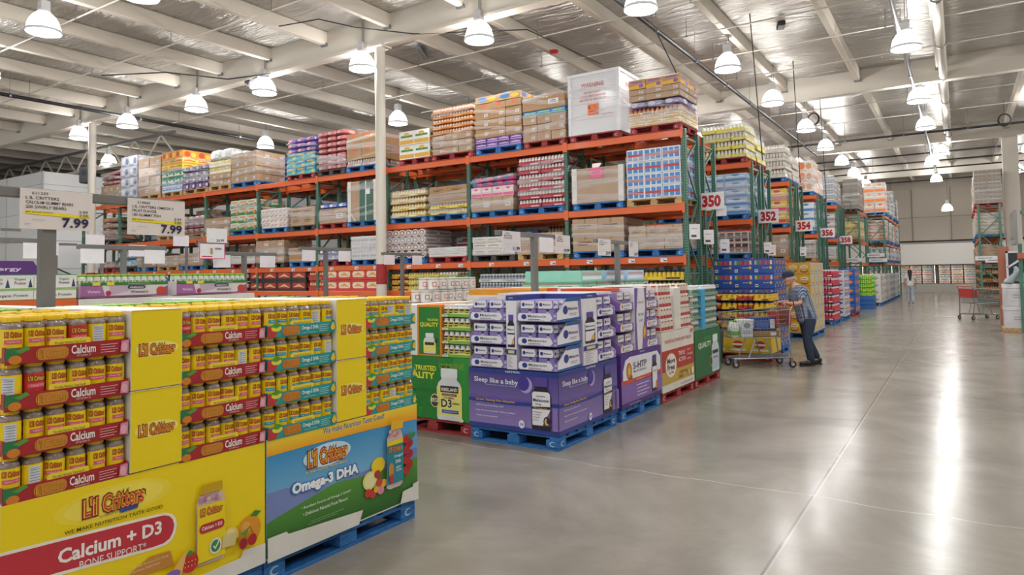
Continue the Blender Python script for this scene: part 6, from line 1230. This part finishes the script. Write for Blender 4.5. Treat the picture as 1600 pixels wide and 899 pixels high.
mb = MB(); mb.box(-.08, -.2, 0, .08, .2, .26, M('#dfdbe4', .4), .005); mb.art((.08,-.2,0), (0,1,0), (1,0,0)).R(.03, .05, .37, .2, '#c23b4a'); citem(mb.mesh('white_carton'), 'white_carton', 1.0 if False else .22, 0, .53+.17, 0, 'pale carton with a red panel behind the child seat', 'carton') if False else None
cart((.1, 26.5, 0), .75, 'empty grey wire shopping cart with red trim standing alone at right')
# ================================================================== people
def skinmesh(pts, edges, sub=2):
    """one continuous surface grown over a skeleton: pts (x, y, z, radius[, radius2])"""
    me = bpy.data.meshes.new('sk'); me.from_pydata([p[:3] for p in pts], edges, []); ob = bpy.data.objects.new('sk', me); C.objects.link(ob)
    md = ob.modifiers.new('skin', 'SKIN'); md.use_smooth_shade = True
    for i, p in enumerate(pts):
        d = me.skin_vertices[0].data[i]; d.radius = (p[3], p[4] if len(p) > 4 else p[3]); d.use_root = (i == 0)
    ss = ob.modifiers.new('sub', 'SUBSURF'); ss.levels = sub; ss.render_levels = sub
    dg = bpy.context.evaluated_depsgraph_get(); e = ob.evaluated_get(dg); m2 = e.to_mesh()
    v = [tuple(q.co) for q in m2.vertices]; f = [tuple(q.vertices) for q in m2.polygons]; e.to_mesh_clear(); bpy.data.objects.remove(ob); bpy.data.meshes.remove(me)
    return v, f
def chain(*n): return [(n[i], n[i+1]) for i in range(len(n)-1)]
SKIN = M('#d2a084', .5, 0, .05, 20)
def head(mb, c, r, fwd, skin=SKIN, face=True):
    """skull, jaw, nose, ears, eyes and mouth; c centre of the head, local +x forward, pitched by fwd"""
    rot = Matrix.Rotation(fwd, 3, 'Y'); n0 = len(mb.v)
    mb.ball((0,0,.01), r*.98, r*.78, r*1.12, skin, 18, 12); mb.ball((r*.28, 0, -r*.62), r*.62, r*.55, r*.55, skin, 14, 8)
    mb.lathe([(.004, r*.3), (r*.1, r*.05), (r*.17, -r*.22), (r*.08, -r*.3)], (r*.95, 0, 0), skin, 10)
    for s in (-1, 1):
        mb.ball((-r*.05, s*r*.8, -r*.05), r*.16, r*.08, r*.28, skin, 10, 6); mb.ball((r*.82, s*r*.32, r*.08), r*.1, r*.13, r*.09, M('#efe6e0', .3), 8, 6); mb.ball((r*.9, s*r*.32, r*.08), r*.05, r*.06, r*.06, M('#2a2220', .3), 8, 6); mb.ball((r*.84, s*r*.34, r*.26), r*.08, r*.2, r*.05, M('#a89a90', .7), 8, 5)
    mb.ball((r*.86, 0, -r*.5), r*.08, r*.26, r*.05, M('#a8625a', .5), 8, 5)
    for i in range(n0, len(mb.v)): mb.v[i] = tuple(rot @ Vector(mb.v[i]) + Vector(c))
def hand(mb, wrist, palm, bar_dir, s, skin=SKIN):
    """palm and five separate fingers curled over a bar"""
    w = Vector(wrist); p = Vector(palm); mb.path([w, (w+p)/2, p], .027, skin, 10, .03); mb.ball(p, .042, .04, .022, skin, 12, 8)
    b = Vector(bar_dir)
    for i, L in enumerate((.032, .036, .034, .028)):
        o = p + b*(.03-.02*i) + Vector((.03, 0, .008)); mb.path([o, o+Vector((L, 0, .0)), o+Vector((L*1.25, 0, -L*.8)), o+Vector((L*.7, 0, -L*1.5)), o+Vector((L*.1, 0, -L*1.3))], .0095, skin, 8, .0075)
    o = p + b*.038*s; mb.path([o, o+Vector((.025, 0, -.012))+b*.012*s, o+Vector((.045, 0, -.03))+b*.004*s], .011, skin, 8, .0085)
MX, MY, MA = -2.32, 13.05, math.radians(214.8)
man = thing('person', 'old man in a navy cap and checked shirt leaning on his shopping cart', 'person', (MX, MY, 0), MA)
# skeleton, local +x is the way he walks, +y his left
body = [(-.02, 0, .84, .09, .1), (.02, 0, 1.0, .1, .12), (.09, 0, 1.2, .1, .14), (.15, 0, 1.36, .07, .1), (.2, 0, 1.43, .05), (.235, 0, 1.48, .05),
        (.13, .17, 1.32, .055), (.2, .25, 1.1, .042), (.38, .22, 1.1, .034), (.13, -.17, 1.32, .055), (.2, -.25, 1.1, .042), (.38, -.22, 1.1, .034),
        (-.02, .09, .76, .085), (.04, .1, .44, .06), (-.03, .1, .1, .042), (.06, .1, .05, .035), (-.03, -.09, .76, .085), (-.06, -.1, .44, .06), (-.24, -.1, .13, .042), (-.16, -.1, .05, .035)]
ed = chain(0, 1, 2, 3, 4, 5) + chain(3, 6, 7, 8) + chain(3, 9, 10, 11) + chain(0, 12, 13, 14, 15) + chain(0, 16, 17, 18, 19)
v, f = skinmesh(body, ed); mb = MB(); mb.add(v, f, SKIN)
head(mb, (.275, 0, 1.53), .098, .22)
hand(mb, (.375, .22, 1.1), (.385 - .03, .22, 1.1), (0, 1, 0), -1) if False else None
hand(mb, (.37, .22, 1.1), (.40, .205, 1.105), (0, 1, 0), -1); hand(mb, (.37, -.22, 1.1), (.40, -.205, 1.105), (0, -1, 0), -1)
mb.build('body', man, smooth=True)
def shirt_mat():
    m, nt, b, N, L = newmat('checked_cotton'); tc = N('ShaderNodeTexCoord'); cols = []
    ck = N('ShaderNodeTexWave'); ck.inputs['Scale'].default_value = 13; ck.bands_direction = 'Y'; L(tc.outputs['Object'], ck.inputs[0]); c2 = N('ShaderNodeTexWave'); c2.inputs['Scale'].default_value = 13; c2.bands_direction = 'Z'; L(tc.outputs['Object'], c2.inputs[0])
    mx = N('ShaderNodeMath'); mx.operation = 'MULTIPLY'; L(ck.outputs['Fac'], mx.inputs[0]); L(c2.outputs['Fac'], mx.inputs[1]); cr = N('ShaderNodeValToRGB'); L(mx.outputs[0], cr.inputs[0]); e = cr.color_ramp.elements; e[0].position = .1; e[0].color = lin('#3a4d70'); e[1].position = .6; e[1].color = lin('#b8c2d0'); L(cr.outputs[0], b.inputs['Base Color']); b.inputs['Roughness'].default_value = .8; return m
sh = [(-.03, 0, .72, .16, .19), (-.02, 0, .84, .16, .185), (.02, 0, 1.0, .155, .18), (.085, 0, 1.2, .14, .185), (.14, 0, 1.35, .095, .135), (.185, 0, 1.43, .07, .075), (.13, .17, 1.32, .085), (.18, .245, 1.12, .072), (.13, -.17, 1.32, .085), (.18, -.245, 1.12, .072)]
v, f = skinmesh(sh, chain(0, 1, 2, 3, 4, 5) + chain(4, 6, 7) + chain(4, 8, 9)); mb = MB(); mb.add(v, f, shirt_mat()); tag(mb.build('shirt', man, smooth=True), 'blue grey checked short sleeve shirt')
DEN = M('#28384e', .85, 0, .2, 12)
pn = [(-.02, 0, .95, .135, .16), (-.02, .085, .74, .115), (.04, .1, .44, .078), (-.03, .1, .055, .066), (-.03, -.085, .74, .115), (-.06, -.1, .44, .08), (-.24, -.1, .085, .066)]
v, f = skinmesh(pn, chain(0, 1, 2, 3) + chain(0, 4, 5, 6)); mb = MB(); mb.add(v, f, DEN); tag(mb.build('trousers', man, smooth=True), 'dark blue jeans')
for x, y, z, p in ((.03, .1, 0, 0), (-.2, -.1, .0, .0)):
    mb = MB(); LE = M('#1d1b1b', .35); mb.ball((x+.03, y, z+.05), .135, .05, .05, LE, 14, 8); mb.ball((x-.05, y, z+.075), .06, .048, .06, LE, 12, 8); mb.box(x-.1, y-.045, z, x+.15, y+.045, z+.025, M('#151414', .6), .01); mb.build('shoe', man, smooth=True)
NV = M('#232a4a', .75); mb = MB(); n0 = 0; mb.lathe([(.106, 0), (.107, .03), (.098, .07), (.065, .1), (.02, .108)], (0,0,0), NV, 18, .99, .86); mb.ball((.12, 0, .0), .085, .075, .012, NV, 16, 6)
rt = Matrix.Rotation(.16, 3, 'Y'); mb.v = [tuple(rt @ Vector(q) + Vector((.285, 0, 1.565))) for q in mb.v]; tag(mb.build('cap', man, smooth=True), 'navy baseball cap')
mb = MB(); mb.ball((.235, 0, 1.535), .075, .083, .05, M('#b8b2ac', .8), 14, 8); tag(mb.build('hair', man, smooth=True), 'short grey hair')
mb = MB(); mb.lathe([(.04, -.012), (.042, 0), (.04, .012)], (0,0,0), M('#2a2a2a', .4), 14, close=False); wm = mb.mesh('wristwatch', True, Matrix.Rotation(PI/2, 4, 'Y')); link('wristwatch', wm, man, (.325, .225, 1.1))
# woman walking away down the aisle
wo = thing('person', 'woman with long dark hair in a white top and pale jeans walking away', 'person', (-1.9, 35.5, 0), PI/2 + .1)
wb = [(0, 0, .88, .08, .1), (0, 0, 1.05, .07, .09), (.02, 0, 1.25, .09, .13), (.02, 0, 1.36, .06, .09), (.02, 0, 1.44, .042), (.03, 0, 1.5, .045), (.02, .15, 1.33, .045), (.0, .22, 1.06, .035), (.08, .22, .84, .026), (.02, -.15, 1.33, .045), (-.02, -.22, 1.06, .035), (.05, -.2, .84, .026), (.0, .08, .8, .085), (.08, .08, .45, .055), (.06, .08, .09, .036), (.15, .08, .03, .03), (0, -.08, .8, .085), (-.04, -.08, .46, .055), (-.18, -.08, .13, .036), (-.1, -.08, .03, .03)]
v, f = skinmesh(wb, ed); mb = MB(); SK2 = M('#b98468', .5, 0, .05, 20); mb.add(v, f, SK2); head(mb, (.04, 0, 1.56), .092, 0, SK2)
for s in (1, -1):
    p = Vector((.085 if s > 0 else .055, s*.215, .8)); mb.ball(p, .028, .014, .045, SK2, 10, 6)
    for i in range(4): mb.path([p+Vector((.02-.013*i, 0, -.035)), p+Vector((.024-.013*i, 0, -.06)), p+Vector((.02-.013*i, -s*.008, -.085+.006*abs(i-1)))], .0075, SK2, 6, .006)
    mb.path([p+Vector((.025, 0, .01)), p+Vector((.04, -s*.01, -.02)), p+Vector((.038, -s*.012, -.045))], .009, SK2, 6, .007)
mb.build('body', wo, smooth=True)
v, f = skinmesh([(0, 0, .84, .13, .165), (0, 0, 1.0, .11, .14), (.02, 0, 1.25, .105, .145), (.02, 0, 1.37, .065, .1), (.02, .15, 1.33, .062), (.01, .19, 1.2, .055), (.02, -.15, 1.33, .062), (0, -.19, 1.2, .055)], chain(0, 1, 2, 3) + chain(3, 4, 5) + chain(3, 6, 7)); mb = MB(); mb.add(v, f, M('#e4e2e6', .8)); tag(mb.build('top', wo, smooth=True), 'white short sleeve top')
v, f = skinmesh([(0, 0, .97, .115, .15), (0, .08, .8, .1), (.08, .08, .45, .072), (.06, .08, .1, .06), (0, -.08, .8, .1), (-.04, -.08, .46, .072), (-.18, -.08, .15, .06)], chain(0, 1, 2, 3) + chain(0, 4, 5, 6)); mb = MB(); mb.add(v, f, M('#aab4c0', .8, 0, .15, 10)); tag(mb.build('trousers', wo, smooth=True), 'pale blue jeans')
v, f = skinmesh([(.0, 0, 1.62, .095, .1), (-.04, 0, 1.5, .09, .1), (-.07, 0, 1.36, .075, .12), (-.08, 0, 1.2, .05, .11), (-.075, 0, 1.1, .03, .07)], chain(0, 1, 2, 3, 4)); mb = MB(); mb.add(v, f, M('#1c1716', .6)); tag(mb.build('hair', wo, smooth=True), 'long dark wavy hair')
for x, y in ((.1, .08), (-.14, -.08)): mb = MB(); mb.ball((x+.02, y, .04), .11, .042, .04, M('#d8d6d8', .6), 12, 8); mb.build('shoe', wo, smooth=True)
